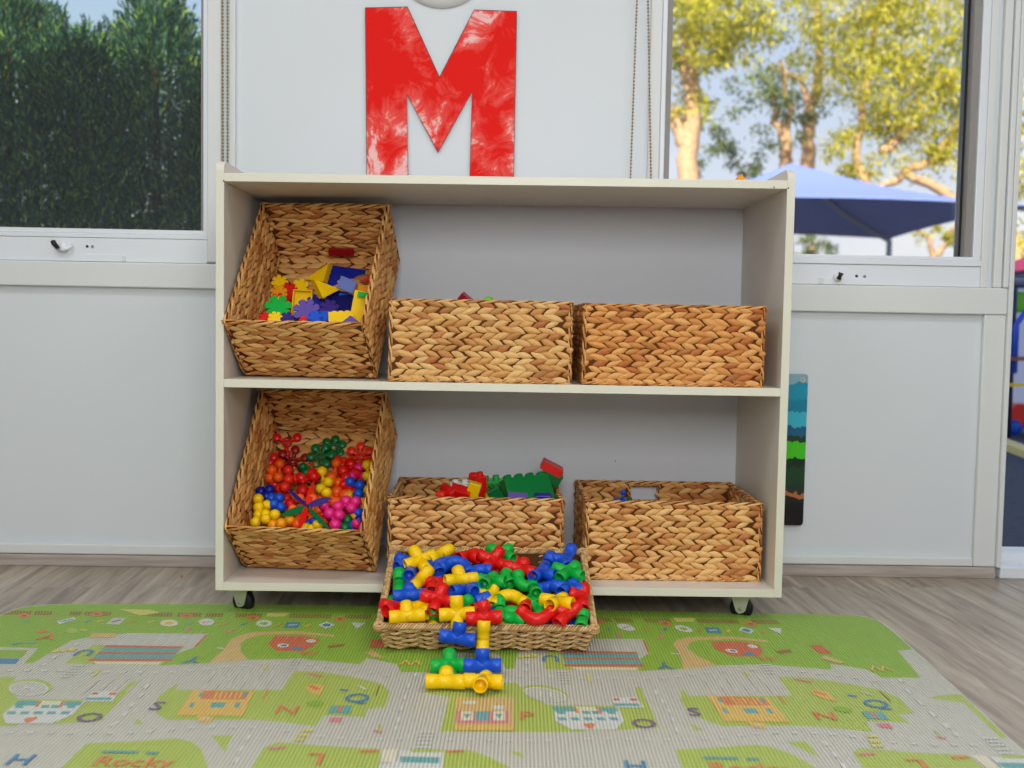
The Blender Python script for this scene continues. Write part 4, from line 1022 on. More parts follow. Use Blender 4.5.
patch([(275, 636), (304, 636), (320, 639.5), (313, 647), (303, 651), (276.6, 651), (268, 644)], 'redm')
patch(ell(283, 645.5, 6, 2), 'white'); patch(ell(297, 648.5, 6, 1.6), 'blue'); patch(ell(311, 641, 5, 1.8), 'white'); patch(ell(284, 645.5, 3, 1), 'blue')
for k in range(5): stroke(279+k*9, 636.5, 277+k*9, 639.5, .002, 'pinkm')
# brown banner band with flowers and hung signs
for x0, x1 in ((2, 30), (35, 52), (70, 82), (85, 110), (149, 172), (178, 200), (206, 222), (236, 262), (290, 330), (345, 372)):
    x = x0
    while x < x1: stroke(x, 614.6+.012*x, x+1.6, 610.6+.012*x, .0042, 'brown'); x += 3.0
for x, yy in ((24, 616), (97, 614.5), (187, 616), (253, 618), (340, 619)): patch(ell(x, yy, 6.5, 2.2), 'orange'); patch(ell(x, yy, 2.5, .9), 'brown')
patch([(57, 621.5), (74, 617.5), (76, 620), (59, 624.5)], 'white'); stroke(60, 622, 73, 619.5, .006, 'blue')
patch([(106, 624.5), (113, 618), (126, 618.5), (119, 625)], 'park'); stroke(112, 622.5, 121, 620, .006, 'purple')
patch(ell(169, 623.3, 9, 3.4), 'cream'); patch(ell(169, 623.3, 5, 1.6), 'yell')
patch(ell(206.5, 622.3, 8, 3.6), 'white'); stroke(202, 623, 211, 621.5, .006, 'pinkm')
patch(ell(264, 623.7, 8, 3.6), 'white'); patch(ell(264, 623.7, 4, 1.5), 'grass')
patch([(284, 627.8), (287, 622.3), (301, 622.5), (298, 628)], 'blue'); stroke(288, 625.4, 297, 625, .006, 'white')
patch([(318, 625.3), (327, 621.8), (335, 625.2), (326, 629)], 'white'); patch(ell(326.5, 625.3, 4, 1.6), 'blue')
patch([(351, 622.8), (366, 623.2), (357, 629)], 'white')
for x, yy, c_ in ((88, 621.5, 'teal'), (100, 621.3, 'yell'), (133, 622, 'orange'), (151, 622, 'yell'), (188, 623.5, 'teal'), (225, 623.8, 'pinkm'), (244, 624.2, 'blue'), (279, 625, 'orange'), (307, 626, 'yell'), (342, 627, 'orange'), (26, 621.5, 'teal'), (52, 619.5, 'pinkm')):
    stroke(x-3, yy+1.3, x+3, yy-1.2, .006, c_)
patch([(118, 609.5), (150, 610), (160, 613), (140, 616), (128, 612)], 'ylw'); patch([(268, 613), (292, 613), (284, 617), (266, 617)], 'ylw')
patch([(89, 638), (92, 633.8), (117, 633.6), (114, 638)], 'sand')
patch(ell(72, 631, 6, 2.6), 'grass2'); patch(ell(84, 630.5, 4, 1.5), 'grass2')
patch([(35, 632), (46, 629.5), (48, 632), (40, 633.5)], 'orange')
stroke(186, 632, 190, 628, .007, 'pinkm'); stroke(225, 634, 235, 629, .006, 'pinkm'); stroke(217, 648, 224, 649, .006, 'white')
patch([(371, 640), (383, 640), (383, 648), (370, 648)], 'redm'); patch([(327, 646), (345, 644), (343, 647), (329, 648.5)], 'brown')
patch([(364, 653), (372, 650), (385, 658.5), (374, 657.5)], 'sand'); stroke(12, 645, 22, 643, .008, 'blue'); stroke(25, 643.5, 36, 643, .006, 'teal')
# helipad and hospital
patch(ell(31, 687.5, 21, 8.2), 'grass2'); patch(ell(28.5, 689, 20, 7.4), 'white'); patch(ell(28.5, 689, 18.3, 6.6), 'road')
patch([(2, 715), (19, 701), (85, 702.5), (73, 715), (52, 724), (6, 724)], 'white')
patch([(18, 701), (83, 702), (80, 706), (14, 706)], 'teal')
patch([(40, 701), (62, 701.5), (58, 708), (36, 708)], 'cream'); stroke(41, 701.5, 36, 707.5, .005, 'orange'); stroke(64, 702, 60, 708, .005, 'orange')
for k in range(5): patch([(8+k*13.4, 711.8), (16.5+k*13.4, 711.8), (15+k*13.4, 714.8), (6+k*13.4, 714.8)], 'teal')
for x in (16, 42, 52, 68): patch([(x, 705.5), (x+8, 705.5), (x+6.5, 708.5), (x-1.5, 708.5)], 'teal')
patch([(24, 720), (27, 718), (33, 718), (36, 716.8), (38, 719), (33, 721), (28, 723.5), (25, 722.5)], 'orange')
patch([(83, 702), (88, 697), (92, 692), (118, 692), (113, 702)], 'white'); patch([(86, 698), (112, 698), (111, 700.5), (84, 700.5)], 'teal'); stroke(92, 694, 98, 694, .01, 'redm'); stroke(109, 694.2, 116, 694.2, .01, 'redm')
# house
patch([(194, 690.3), (254, 692), (242.5, 716.6), (176.6, 715.5)], 'yell')
patch([(203, 691), (250, 692), (245, 700), (200, 699.6)], 'orange'); patch([(197, 716), (214, 717), (210, 723), (198, 722)], 'yell')
for k in range(6): stroke(217+k*5, 692.5, 214+k*5, 699, .003, 'yell')
for x, w_ in ((191, 4), (212, 14), (236, 5)): patch([(x, 703), (x+w_, 703), (x+w_-2.5, 708), (x-2.5, 708)], 'teal')
for x in (200, 244): patch([(x, 693), (x+4, 693), (x+2, 697), (x-2, 697)], 'teal')
# clinic
patch([(456, 697.6), (513.7, 697.6), (514.5, 731), (453.7, 731)], 'sand'); patch([(456.6, 711.5), (508.6, 711.5), (508.6, 724), (456, 724)], 'pinkm')
patch([(455, 726), (512, 726), (512, 730.5), (455, 730.5)], 'yell')
for a_, b_ in ((461, 473), (475.6, 489), (493, 505)): patch([(a_, 711.8), (b_, 711.8), (b_, 721), (a_, 721)], 'teal' if a_ == 475.6 else 'cream')
for a_ in (467, 499): patch([(a_-4, 714.5), (a_+4, 714.5), (a_, 719)], 'teal')
patch([(463, 701.5), (476, 701.5), (476, 704.5), (463, 704.5)], 'white'); patch([(493, 706), (504, 706), (504, 710), (493, 710)], 'white')
# lower right block of the first repeat
patch([(383, 750), (397, 750), (395, 763), (381, 763)], 'cream'); patch([(381, 800), (379, 766), (398, 762), (400, 751), (444, 752), (440, 800)], 'white')
patch([(400, 757), (440, 758), (439, 764), (400, 763)], 'teal'); patch([(410, 750), (440, 750), (443, 753), (412, 753)], 'grass2')
patch([(331, 706), (352, 706), (350, 714), (328, 713)], 'teal'); stroke(341, 706, 339, 713, .006, 'orange')
patch([(330, 718), (343, 718), (341, 723), (329, 722)], 'pinkm'); patch([(305, 688), (312, 684), (324, 686), (321, 696), (311, 694)], 'yell'); stroke(310, 686, 318, 690, .01, 'orange')
patch([(299, 672.5), (322, 675.5), (321, 679), (299, 676)], 'pinkm') if False else None
stroke(308, 674, 322, 677, .008, 'pinkm'); stroke(340, 690, 348, 691, .008, 'blue'); stroke(358, 686, 366, 690, .005, 'white'); stroke(379, 686, 376, 696, .002, 'brown')
patch(ell(315, 704, 9, 3), 'grass'); stroke(268, 690.5, 263, 699, .003, 'orange'); stroke(374, 731, 381, 733, .008, 'pinkm'); stroke(380, 725, 379, 732, .004, 'grass2')
stroke(360, 752, 378, 751.5, .008, 'orange'); stroke(268, 749, 286, 748, .008, 'pinkm'); stroke(447, 752, 464, 751.5, .008, 'orange')
# road marks
DS = [(10, 671), (27, 671), (44, 671), (60, 671), (90, 672.5), (106, 672.5), (123, 672.6), (140, 672.8), (156, 672.8), (173, 672.5), (191, 671), (208, 669), (226, 667), (244, 665.8), (262, 664.6), (277, 664.5), (311, 665), (327, 666.5), (342, 668.5), (357, 670.5), (371, 672.7), (387, 675.5),
      (10, 733), (31, 733), (51, 733.5), (71, 733.7), (90, 734), (110, 733.8), (131, 733), (150, 732), (172, 729.8), (192, 728), (212, 727.3), (233, 727.3), (252, 727.7), (269, 729), (287, 731), (321, 736.5), (340, 738.5), (360, 739.4), (380, 739.4), (400, 739.4), (450, 740), (470, 740), (490, 740.5), (509, 741), (529, 741), (548, 741)]
for x, yy in DS: stroke(x-3.6, yy, x+3.6, yy, .0065, 'white')
for x0, y0, x1, y1 in ((149, 684.5, 144, 689), (142.5, 694, 138.5, 698), (134.5, 703.5, 130.5, 707.5), (126.5, 712, 122, 716.5), (117, 722, 111, 727), (79, 643.5, 75, 645.5), (56.5, 656.5, 52.5, 659), (45, 663.8, 41, 666.3),
                       (250.5, 735.5, 247.5, 740.5), (244, 747, 240.5, 752), (238, 758, 234, 763.5), (409, 684, 408, 688.5), (405.5, 695, 404, 700), (402, 706.5, 400.5, 711.5), (399.5, 718, 398, 723), (397, 727, 396, 731), (416, 674, 415, 677)):
    stroke(x0, y0, x1, y1, .007, 'white')
for q in ((78, 666.5), (76, 669), (72, 672.0), (69, 674.5), (66, 677.2)): stroke(q[0]-6, q[1], q[0]+6, q[1], .0055, 'white')
for q in ((298, 659.8), (296, 662.2), (294, 664.8), (292, 667.8)): stroke(q[0]-6, q[1], q[0]+6, q[1], .0055, 'white')
for q in ((427, 733), (426, 736.5), (425, 740), (424, 744), (423, 748)): stroke(q[0]-8, q[1], q[0]+8, q[1], .006, 'white')
for q in ((308, 731), (303, 736), (299, 740.5)): stroke(q[0]-6, q[1], q[0]+6, q[1], .010, 'ylw')
for q in ((56, 651.5), (64, 651), (72, 650.5)): stroke(q[0]-2, q[1]+1.5, q[0]+3, q[1]-1.6, .012, 'ylw')
stroke(100, 669, 93, 677, .006, 'ylw'); stroke(267, 666, 265, 670, .006, 'ylw')
for k in range(4): stroke(100+k*14, 680-.3*k, 84+k*14, 694-.3*k, .0018, 'white')
for k in range(6): stroke(215+k*12, 671.5-.3*k, 204+k*12.3, 689, .0018, 'white')
# letters
def letter(ch, px, py, size, key, rot=0):
    cu = bpy.data.curves.new('t', 'FONT'); cu.body = ch; cu.size = size; cu.align_x = 'CENTER'; cu.align_y = 'CENTER'; cu.resolution_u = 2; cu.offset = size*.012
    to = bpy.data.objects.new('t', cu); COL.objects.link(to)
    dg = bpy.context.evaluated_depsgraph_get(); ev = to.evaluated_get(dg); me = ev.to_mesh()
    c = at(px, py, Z=MTOP); R_ = Matrix.Rotation(rot+ANG, 3, 'Z'); layer[0] += 1
    vs = [R_ @ v.co for v in me.vertices]; fs = [list(p.vertices) for p in me.polygons]
    for k in (-1, 0, 1):
        o_ = V((c.x+PERIOD.x*k, c.y+PERIOD.y*k, MTOP+.00008+.000004*layer[0]))
        for f in fs:
            t = [(vs[i].x+o_.x, vs[i].y+o_.y) for i in f]
            ar = sum(t[i-1][0]*t[i][1]-t[i][0]*t[i-1][1] for i in range(len(t)))
            if ar < 0: t = t[::-1]
            t = clip_poly(t, HC)
            if len(t) > 2: mb.add([V((x, y_, o_.z)) for x, y_ in t], [list(range(len(t)))], MK.index(key), False)
    ev.to_mesh_clear(); bpy.data.objects.remove(to); bpy.data.curves.remove(cu)
for a in (('A', 47.6, 637.5, .05, 'orange'), ('U', 85, 653, .05, 'blue', PI), ('Y', 193, 660, .05, 'blue', PI), ('S', 157, 707, .05, 'purple'), ('O', 89, 718.5, .052, 'purple'), ('N', 287, 711, .05, 'orange'),
          ('Q', 357, 699, .055, 'blue'), ('P', 526.5, 717, .05, 'orange'), ('L', 316, 759, .055, 'orange', PI), ('H', 20, 761, .05, 'blue'), ('W', 308, 654, .035, 'orange'), ('H', 28.5, 689, .035, 'white'), ('P', 205, 720, .02, 'white'),
          ('W', 411, 663, .04, 'yell', PI)): letter(*a)
letter('Rocky', 134, 763, .045, 'orange'); letter('playtown', 130, 753, .018, 'teal') if False else None
stroke(102, 752.3, 138, 752.8, .008, 'teal'); stroke(146, 753.3, 158, 754, .008, 'teal')
o = obj('play_mat', mb, MMs); tag(o, 'green and grey printed road-map play mat on the floor', 'play mat')
# (tiny crumb on the floor by the wall)
c = at(181.5, 576, Z=.003); mb = MB(); mb.ball((0, 0, 0), .0035, 8, 6); mb.lathe([(.002, -.003), (.003, 0), (.0001, .004)], (0, 0, 0), (1, .3, .5), 7)
o = obj('floor_crumb', mb, plain('crumb_brown', (196, 140, 96), .8)); o.location = c; tag(o, 'tiny brown crumb on the floor by the skirting left of the shelf', 'crumb')

# ------------------------------------------------------------ outside
struct(bars('ground', [(-60, 60, YW+.13, 80, -.12, -.02)], plain('rubber_ground', (62, 66, 80), .8, .3, var=.25, bscale=40)))
def leaf_mat(name, stops, tr): return island_mat(name, stops, .6, False, False, tr, .25)
M['conifer'] = leaf_mat('conifer_sprays', [(0, (30, 66, 58)), (.6, (50, 94, 68)), (.85, (104, 146, 62)), (1, (180, 198, 60))], .28)
M['gum'] = leaf_mat('gum_leaves', [(0, (130, 140, 40)), (.4, (190, 188, 52)), (.75, (226, 212, 70)), (1, (244, 228, 110))], .40)
M['gumdark'] = leaf_mat('gum_leaves_dark', [(0, (76, 100, 84)), (.5, (120, 138, 86)), (1, (176, 178, 84))], .3)
M['bark'] = plain('gum_bark', (206, 166, 126), .8, .2, bump=.5, bscale=12, var=.25)
M['stem'] = plain('conifer_stem', (70, 52, 36), .9, .1)
class LeafMesh:
    def __init__(s): s.v = []; s.f = []
    def leaf(s, c, d, w, L_, rnd):
        d = V(d).normalized(); a = V((rnd.gauss(0, 1), rnd.gauss(0, 1), rnd.gauss(0, 1))); q = d.cross(a); q.normalize(); o = len(s.v)
        s.v += [tuple(c), tuple(c+d*L_*.5+q*w), tuple(c+d*L_), tuple(c+d*L_*.5-q*w)]; s.f.append((o, o+1, o+2, o+3))
    def mesh(s, name, m):
        me = bpy.data.meshes.new(name); me.from_pydata(s.v, [], s.f); me.materials.append(m); me.update(); return me
def conifer(x, y, H, R_, seed, label):
    rnd = random.Random(seed); t = thing('conifer', label, 'tree', (x, y, -.02), 'conifer hedge outside the left window')
    st = MB(); st.tube([(0, 0, 0), (.02, 0, H*.5), (0, .02, H*.93)], [.05, .03, .008], 8); obj('trunk', st, M['stem'], t)
    lm = LeafMesh()
    for k in range(720):
        f = rnd.random()**.85; z = .05+f*(H-.05); rr = R_*(1-f**3.2)*rnd.uniform(.55, 1.0)+.02; a = rnd.uniform(0, 2*PI)
        bump = 1+.22*math.sin(a*5+z*3+seed); c = V((rr*bump*math.cos(a), rr*bump*math.sin(a), z)); out = V((math.cos(a), math.sin(a), 0))
        axis = (out*.45+V((0, 0, 1))+V((rnd.gauss(0, .15), rnd.gauss(0, .15), 0))).normalized()
        for q in range(26):
            s = rnd.random(); p = c+axis*s*.20+V((rnd.gauss(0, 1), rnd.gauss(0, 1), rnd.gauss(0, 1)))*.022*(1.2-s)
            lm.leaf(p, axis+V((rnd.gauss(0, .45), rnd.gauss(0, .45), rnd.gauss(0, .3))), .0045, rnd.uniform(.03, .055), rnd)
    o = bpy.data.objects.new('foliage', lm.mesh('foliage', M['conifer'])); COL.objects.link(o); o.parent = t
hd = [(-3.35, 3.05, 2.12, 'tall dark conifer, first of the hedge from the left'), (-2.88, 2.9, 2.04, 'dark conifer at the left edge of the left window'), (-2.45, 3.05, 2.16, 'tallest dark conifer behind the left half of the window'),
      (-2.08, 2.92, 1.92, 'dark conifer behind the middle of the left window'), (-1.72, 3.02, 2.08, 'dark conifer with bright tips behind the right of the window'), (-1.33, 2.95, 1.74, 'dark conifer hidden past the window edge behind the wall')]
for i, (x, y_, H, lb) in enumerate(hd): conifer(x, y_, H, .34, 11+i, lb)
for i, x in enumerate((-3.1, -2.6, -2.2, -1.85, -1.5)): conifer(x, 3.65, 2.12+.12*(i % 2), .42, 40+i, 'dark conifer in the rear row of the hedge, %s' % ('furthest left', 'second from the left', 'in the middle', 'second from the right', 'furthest right')[i])

def gum(name_label, base, limbs, clumps, seed, m, tr0=.18):
    """limbs: list of [points], clumps: (centre, radius, count)"""
    rnd = random.Random(seed); t = thing('gum_tree', name_label, 'tree', (base.x, base.y, -.02), 'trees beyond the shade canopy'); O = V((base.x, base.y, -.02))
    mb = MB()
    for pts, r0, r1 in limbs:
        n = len(pts); P = []; 
        for i in range(n-1):
            for q in range(4): P.append(V(pts[i]).lerp(V(pts[i+1]), q/4)+V((rnd.gauss(0, .03), 0, rnd.gauss(0, .03))))
        P.append(V(pts[-1])); rad = [r0+(r1-r0)*i/(len(P)-1) for i in range(len(P))]
        mb.tube([p-O for p in P], rad, 10)
    obj('trunk', mb, M['bark'], t); lm = LeafMesh()
    for c, R_, cnt in clumps:
        subs = [V((rnd.gauss(0, .5), rnd.gauss(0, .5), rnd.gauss(0, .42)))*R_ for _ in range(max(3, int(cnt/70)))]
        for k in range(cnt):
            s = rnd.choice(subs); p = c-O+s+V((rnd.gauss(0, .16), rnd.gauss(0, .16), rnd.gauss(0, .13)))*R_
            lm.leaf(p, (rnd.gauss(0, .6), rnd.gauss(0, .6), -.6+rnd.gauss(0, .5)), .022, rnd.uniform(.10, .17), rnd)
    o = bpy.data.objects.new('foliage', lm.mesh('foliage', m)); COL.objects.link(o); o.parent = t
def G(px, py, Y): return at(px, py, Y=Y)
def base_at(px, Y): p = G(px, 250, Y); return V((p.x, Y, 0))
Y1 = 17.0
b1 = base_at(684, Y1)
gum('pale-barked gum tree with forked trunk at the left of the right window', b1, [([V((b1.x, Y1, -.02)), G(688, 190, Y1), G(689, 150, Y1), G(692, 100, Y1), G(690, 55, Y1), G(698, -60, Y1)], .24, .09), ([G(689, 152, Y1), G(676, 125, Y1), G(664, 100, Y1), G(650, 40, Y1)], .15, .06), ([G(691, 90, Y1), G(682, 65, Y1), G(690, 20, Y1)], .08, .04)],
    [(G(700, 18, Y1-1), 1.0, 1500), (G(735, 15, Y1-1), .9, 1300), (G(690, 45, Y1), .7, 450), (G(725, 50, Y1-1), .8, 900), (G(660, 10, Y1), 1.2, 1400), (G(630, 60, Y1), 1.2, 1200), (G(760, -30, Y1), 1.3, 1600), (G(700, -40, Y1), 1.3, 1500), (G(676, 120, Y1), .45, 160), (G(706, 118, Y1), .5, 150)], 1, M['gum'])
Y2 = 21.0; b2 = base_at(790, Y2)
gum('slender gum tree with sparse dark leaves behind the canopy peak', b2, [([V((b2.x, Y2, -.02)), G(785, 200, Y2), G(785, 160, Y2), G(786, 140, Y2), G(778, 122, Y2), G(772, 90, Y2)], .20, .06), ([G(786, 165, Y2), G(789, 140, Y2), G(791, 110, Y2), G(780, 60, Y2)], .10, .05),
    ([G(806, 175, Y2), G(808, 140, Y2), G(814, 100, Y2), G(820, 55, Y2), G(816, 0, Y2)], .17, .07), ([G(812, 110, Y2), G(798, 80, Y2), G(770, 65, Y2)], .08, .04)],
    [(G(715, 125, Y2), .7, 330), (G(745, 110, Y2), .8, 420), (G(735, 150, Y2), .6, 260), (G(765, 150, Y2), .5, 160), (G(700, 165, Y2), .5, 180), (G(775, 90, Y2), .9, 480), (G(800, 60, Y2), .9, 480), (G(760, 60, Y2), .8, 330), (G(745, 172, Y2), .5, 220), (G(800, 112, Y2), .7, 300)], 2, M['gumdark'])
Y3 = 19.0; b3 = base_at(1035, Y3)
gum('broad yellow-green gum tree filling the right side of the right window', b3, [([V((b3.x, Y3, -.02)), G(1010, 235, Y3), G(965, 205, Y3)], .22, .12), ([G(865, 190, Y3), G(885, 184, Y3), G(905, 174, Y3), G(935, 158, Y3), G(960, 130, Y3)], .06, .10), ([G(965, 205, Y3), G(935, 185, Y3), G(905, 174, Y3)], .12, .08), ([G(880, 150, Y3), G(905, 135, Y3), G(940, 100, Y3)], .1, .04), ([G(872, 188, Y3), G(855, 160, Y3), G(865, 90, Y3), G(880, 0, Y3)], .10, .06)],
    [(G(835, 5, Y3), 1.2, 1300), (G(870, 20, Y3), 1.2, 1500), (G(905, 30, Y3), 1.2, 1500), (G(945, 20, Y3), 1.2, 1300), (G(895, 75, Y3), 1.1, 1400), (G(935, 75, Y3), 1.1, 1400), (G(960, 110, Y3), 1.1, 1400), (G(920, 120, Y3), 1.0, 1200), (G(880, 110, Y3), .9, 900), (G(850, 90, Y3), .9, 800), (G(870, 145, Y3), .7, 450), (G(850, 160, Y3), .7, 400),
     (G(945, 150, Y3), .7, 420), (G(990, 60, Y3), 1.4, 1600), (G(1010, 130, Y3), 1.2, 1500), (G(1040, 180, Y3), 1.2, 1400), (G(1020, 230, Y3), 1.0, 1000), (G(835, 45, Y3), .9, 600), (G(1060, 90, Y3), 1.6, 1500), (G(960, -50, Y3), 1.8, 2000), (G(860, -50, Y3), 1.8, 2000)], 3, M['gum'])
Y4 = 27.0; b4 = base_at(815, Y4)
gum('small distant tree under the left of the shade canopy', b4, [([V((b4.x, Y4, -.02)), G(812, 262, Y4), G(812, 240, Y4)], .15, .06)], [(G(815, 248, Y4), .6, 500), (G(806, 252, Y4), .5, 300), (G(835, 242, Y4), .5, 140)], 4, M['gumdark'])
b5 = base_at(938, Y4)
gum('small distant bare-branched tree under the right of the shade canopy', b5, [([V((b5.x, Y4, -.02)), G(935, 262, Y4), G(930, 240, Y4), G(918, 230, Y4)], .12, .05), ([G(935, 256, Y4), G(948, 240, Y4), G(955, 225, Y4)], .1, .04)], [(G(945, 238, Y4), .5, 260), (G(958, 235, Y4), .5, 260), (G(925, 236, Y4), .4, 70)], 5, M['gum'])

# shade canopy
M['sail'] = plain('blue_shade_cloth', (132, 148, 214), .6, .4)
M['steel'] = plain('galvanised_post', (170, 172, 170), .5, .5)
Yn = 9.9; NR = G(1046, 205.5, Yn); zc_ = NR.z; FR_ = at(885, 238, Z=zc_); Wd = FR_.y-NR.y; xr = (NR.x+FR_.x)/2; xl = xr-Wd
apx = V(((xl+xr)/2, Yn+Wd/2, 0)); apx.z = at(817, 163.5, Y=apx.y).z
t = thing('shade_canopy', 'blue pyramid shade canopy on posts outside the right window', 'canopy', (apx.x, apx.y, -.02)); O = V((apx.x, apx.y, -.02))
cs = [V((xl, Yn, zc_)), V((xr, Yn, zc_)), V((xr, Yn+Wd, zc_)), V((xl, Yn+Wd, zc_))]
mb = MB()
for i in range(4):
    a, b_ = cs[i]-O, cs[(i+1) % 4]-O; m_ = apx-O; g = 8
    top = lambda u, v: (a.lerp(b_, u)).lerp(m_, v)+V((0, 0, -.10*math.sin(PI*v)))+V((0, 0, .05*math.sin(PI*u)*(1-v)))
    vs = []; 
    for j in range(g+1):
        for q in range(g+1): vs.append(top(q/g, j/g))
    vs2 = [p-V((0, 0, .012)) for p in vs]; k_ = len(vs)
    f = [(j*(g+1)+q, j*(g+1)+q+1, (j+1)*(g+1)+q+1, (j+1)*(g+1)+q) for j in range(g) for q in range(g)]
    mb.add(vs+vs2, f+[tuple(k_+x for x in ff[::-1]) for ff in f]+[(q, k_+q, k_+q+1, q+1) for q in range(g)], 0, True)
obj('canopy_cloth', mb, M['sail'], t)
for c in cs:
    mb = MB(); mb.tube([V((c.x, c.y, -.02))-O, c-O], .045, 12); obj('post', mb, M['steel'], t)
    mb = MB(); mb.tube([c-O+V((0, 0, -.06)), (c+apx)/2-O+V((0, 0, -.17)), apx-O+V((0, 0, -.08))], .03, 8); obj('rafter', mb, M['steel'], t)

# playground seen through the door opening
dk = plain('play_navy', (40, 48, 78), .5); 
def PX(x, y, Y): return at(x, y, Y=Y)
t = thing('playhouse', 'toy playhouse with a pink roof beyond the doorway', 'playhouse', (PX(1040, 300, 7.5).x, 7.5, -.02)); O = t.location.copy()
zt_ = PX(1015, 250, 7.5).z; zr = PX(1015, 272, 7.5).z; x0 = PX(1014, 262, 7.5).x
mb = MB(); mb.prism([(x0-.05, zr), (x0+1.5, zr), (x0+.75, zt_+.10)], lambda x, z: V((x, 7.1, z))-O, lambda x, z: V((x, 8.2, z))-O); obj('roof', mb, plain('pink_roof', (140, 30, 74), .7), t)
mb = MB(); mb.box(x0+.05-O.x, x0+1.4-O.x, 7.25-O.y, 8.1-O.y, 0, zr-O.z); obj('wall', mb, plain('playhouse_wall', (112, 122, 150), .6), t)
zr2 = PX(1015, 283, 7.5).z
t = thing('climbing_frame', 'blue tube climbing frame with a lime panel beyond the doorway', 'climbing frame', (PX(1030, 400, 4.2).x, 4.2, -.02)); O = t.location.copy()
xa = PX(1008, 350, 4.2).x; zt_ = PX(1015, 284, 4.2).z; zm = PX(1015, 357, 4.2).z; zl = PX(1015, 312, 4.2).z; zu = PX(1015, 291, 4.2).z
mb = MB(); mb.box(xa-.1-O.x, xa+1.6-O.x, -.03, .03, zt_-.02-O.z, zt_+.035-O.z); obj('top_rail', mb, dk, t, .01)
mb = MB(); mb.box(xa+.02-O.x, xa+1.0-O.x, .05, .09, zl-O.z, zu-O.z); obj('lime_panel', mb, M['lime'], t, .01)
bt_ = plain('blue_steel_tube', (50, 90, 220), .4)
for k in range(4):
    x = xa+.02+k*.35-O.x; mb = MB()
    mb.tube([(x, -.05, zm-O.z-.1), (x, -.05, zl-O.z-.08), (x+.05, -.05, zl-O.z), (x+.14, -.05, zl-O.z+.01), (x+.2, -.05, zl-O.z-.06), (x+.22, -.05, zm-O.z-.1)], .018, 8); obj('hoop', mb, bt_, t)
mb = MB(); mb.box(xa-.1-O.x, xa+1.6-O.x, -.10, .3, zm-O.z-.02, zm-O.z); obj('deck', mb, plain('deck_timber', (150, 92, 60), .6), t)
for k in range(3):
    x = xa+.01+k*.75-O.x; mb = MB(); mb.tube([(x, 0, 0), (x, 0, zt_-O.z)], .03, 10); obj('post', mb, dk, t)
ys_ = PX(1015, 384, 4.2).z
mb = MB(); mb.box(xa-.1-O.x, xa+1.6-O.x, -.12, -.08, ys_-O.z-.01, ys_-O.z+.01); obj('yellow_rail', mb, M['yellow'], t)
c = at(1021, 434, Z=-.02); t = thing('toy_car', 'red toy car on the dark ground beyond the doorway', 'toy car', tuple(c)); 
mb = MB(); mb.prism([(-.16, .05), (.2, .05), (.2, .12), (.1, .14), (.05, .2), (-.08, .2), (-.13, .13), (-.17, .12)], lambda x, z: V((x, -.08, z)), lambda x, z: V((x, .08, z))); obj('body', mb, M['scarlet'], t, .015)
for x in (-.09, .12):
    for s_ in (-1, 1): mb = MB(); mb.lathe([(.0001, 0), (.05, 0), (.05, .03), (.02, .035), (.0001, .035)], (x, s_*.06, .05), (0, s_, 0), 16); obj('wheel', mb, M['blue'], t)
c = at(1015, 404, Z=-.02)
t = thing('toy_crate', 'blue toy crate on the ground under the climbing frame', 'crate', (c.x+.25, 4.9, -.02)); mb = MB(); mb.box(-.3, .3, -.15, .15, 0, .2); obj('body', mb, M['darkblue'], t, .02)
mb = MB()
for k in range(5): mb.box(-.27+k*.12, -.21+k*.12, -.156, -.148, .05, .15)
obj('slot_panel', mb, M['blue'], t)
a = at(1003, 447, Z=-.02); b_ = at(1024, 455, Z=-.02); d = (b_-a).normalized(); s_ = V((-d.y, d.x, 0))*.05
a = a-d*.9; b_ = b_+d*2.5
struct(obj('kerb_1', (lambda q: (q.prism([(p.x, p.y) for p in (a+s_, a-s_, b_-s_, b_+s_)], lambda x, y: V((x, y, -.019)), lambda x, y: V((x, y, .02))), q)[1])(MB()), plain('kerb_sand', (226, 204, 130), .7)))

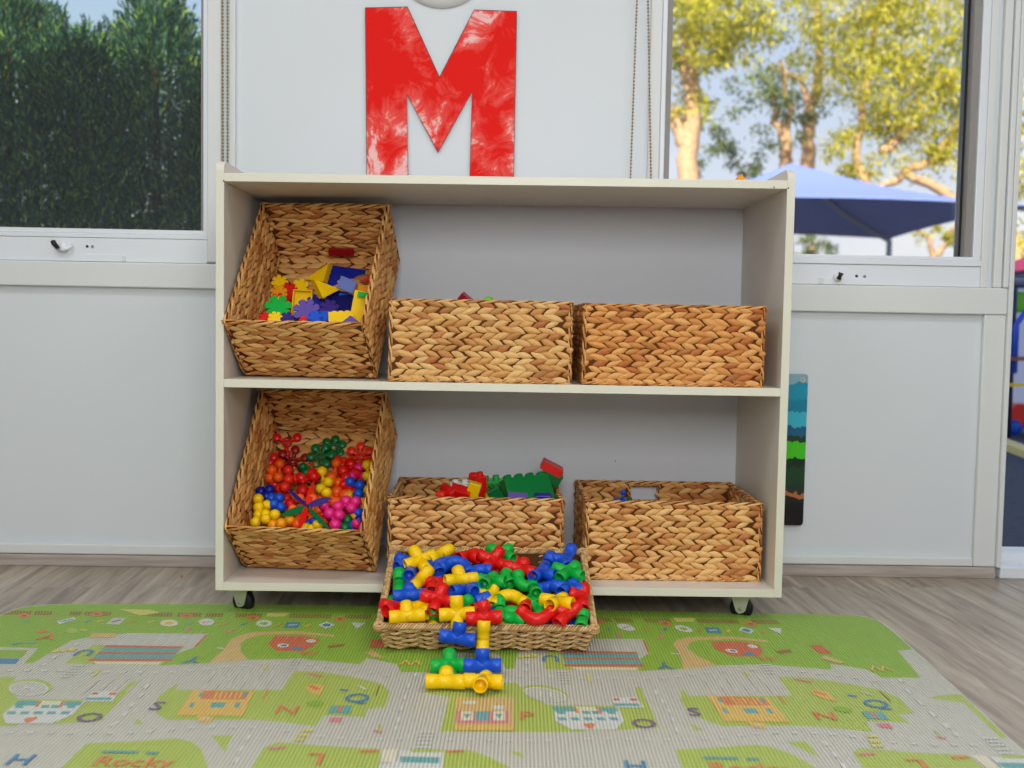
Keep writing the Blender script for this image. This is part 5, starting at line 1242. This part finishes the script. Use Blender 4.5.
# ------------------------------------------------------------ light
w = bpy.data.worlds.new('world'); SC.world = w; w.use_nodes = True; nt = w.node_tree; N = nt.nodes.new; L = nt.links.new
bg = nt.nodes['Background']; tc = N('ShaderNodeTexCoord'); sx = N('ShaderNodeSeparateXYZ'); L(tc.outputs['Generated'], sx.inputs[0])
r = N('ShaderNodeValToRGB'); el = r.color_ramp.elements; el[0].position = 0; el[0].color = (.98, .99, 1, 1); el[1].position = .75; el[1].color = (.16, .34, .80, 1)
e = el.new(.06); e.color = (.92, .95, 1, 1); e = el.new(.24); e.color = (.68, .80, 1.0, 1)
L(sx.outputs['Z'], r.inputs[0])
cn = N('ShaderNodeTexNoise'); cn.inputs['Scale'].default_value = 3.2; cn.inputs['Detail'].default_value = 6; mpw = N('ShaderNodeMapping'); mpw.inputs['Scale'].default_value = (1, 1, 2.4); L(tc.outputs['Generated'], mpw.inputs[0]); L(mpw.outputs[0], cn.inputs['Vector'])
cr_ = N('ShaderNodeMapRange'); cr_.inputs['From Min'].default_value = .48; cr_.inputs['From Max'].default_value = .68; L(cn.outputs['Fac'], cr_.inputs[0])
mx = N('ShaderNodeMix'); mx.data_type = 'RGBA'; L(cr_.outputs[0], mx.inputs['Factor']); L(r.outputs[0], mx.inputs['A']); mx.inputs['B'].default_value = (1, 1, 1, 1)
L(mx.outputs['Result'], bg.inputs[0]); bg.inputs[1].default_value = 1.0
sun = bpy.data.objects.new('sun', bpy.data.lights.new('sun', 'SUN')); COL.objects.link(sun); sun.data.energy = 9.0; sun.data.angle = .01; sun.data.color = (1, .93, .80)
d = V((.45, 1.0, -.72)); sun.rotation_euler = d.to_track_quat('-Z', 'Y').to_euler()
def area(name, loc_, tgt, sx_, sy_, e, col=(1, 1, 1)):
    o = bpy.data.objects.new(name, bpy.data.lights.new(name, 'AREA')); COL.objects.link(o); o.data.shape = 'RECTANGLE'; o.data.size = sx_; o.data.size_y = sy_; o.data.energy = e; o.data.color = col
    o.location = loc_; o.rotation_euler = (V(tgt)-V(loc_)).to_track_quat('-Z', 'Y').to_euler(); return o
for x in (-1.3, 1.3):  # unseen lamp panels added overhead to brighten the room
    for y in (-2.7, -1.2):
        t = thing('added_ceiling_light', 'added white ceiling light panel, out of view, to brighten the room', 'ceiling light', (x, y, 2.7), 'ceiling lights'); t['group'] = 'ceiling lights'
        bars('frame', [(-.62, .62, -.32, .32, -.03, -.001)], M['alu'], t)
        area('ceiling_fill_light', (x, y, 2.665), (x, y+.001, 0), 1.2, .6, 15.5, (.97, .99, 1))
area('front_fill_light', (.12, -2.6, 1.32), (0, .3, .45), 1.0, .8, 29, (.98, .99, 1))  # added fill lamp above and behind the camera, for flash-like front light
SC.view_settings.view_transform = 'Standard'; SC.view_settings.look = 'None'; SC.view_settings.gamma = 1; SC.view_settings.exposure = 0
try: SC.view_settings.use_curve_mapping = False
except Exception: pass
SC.cycles.use_denoising = True
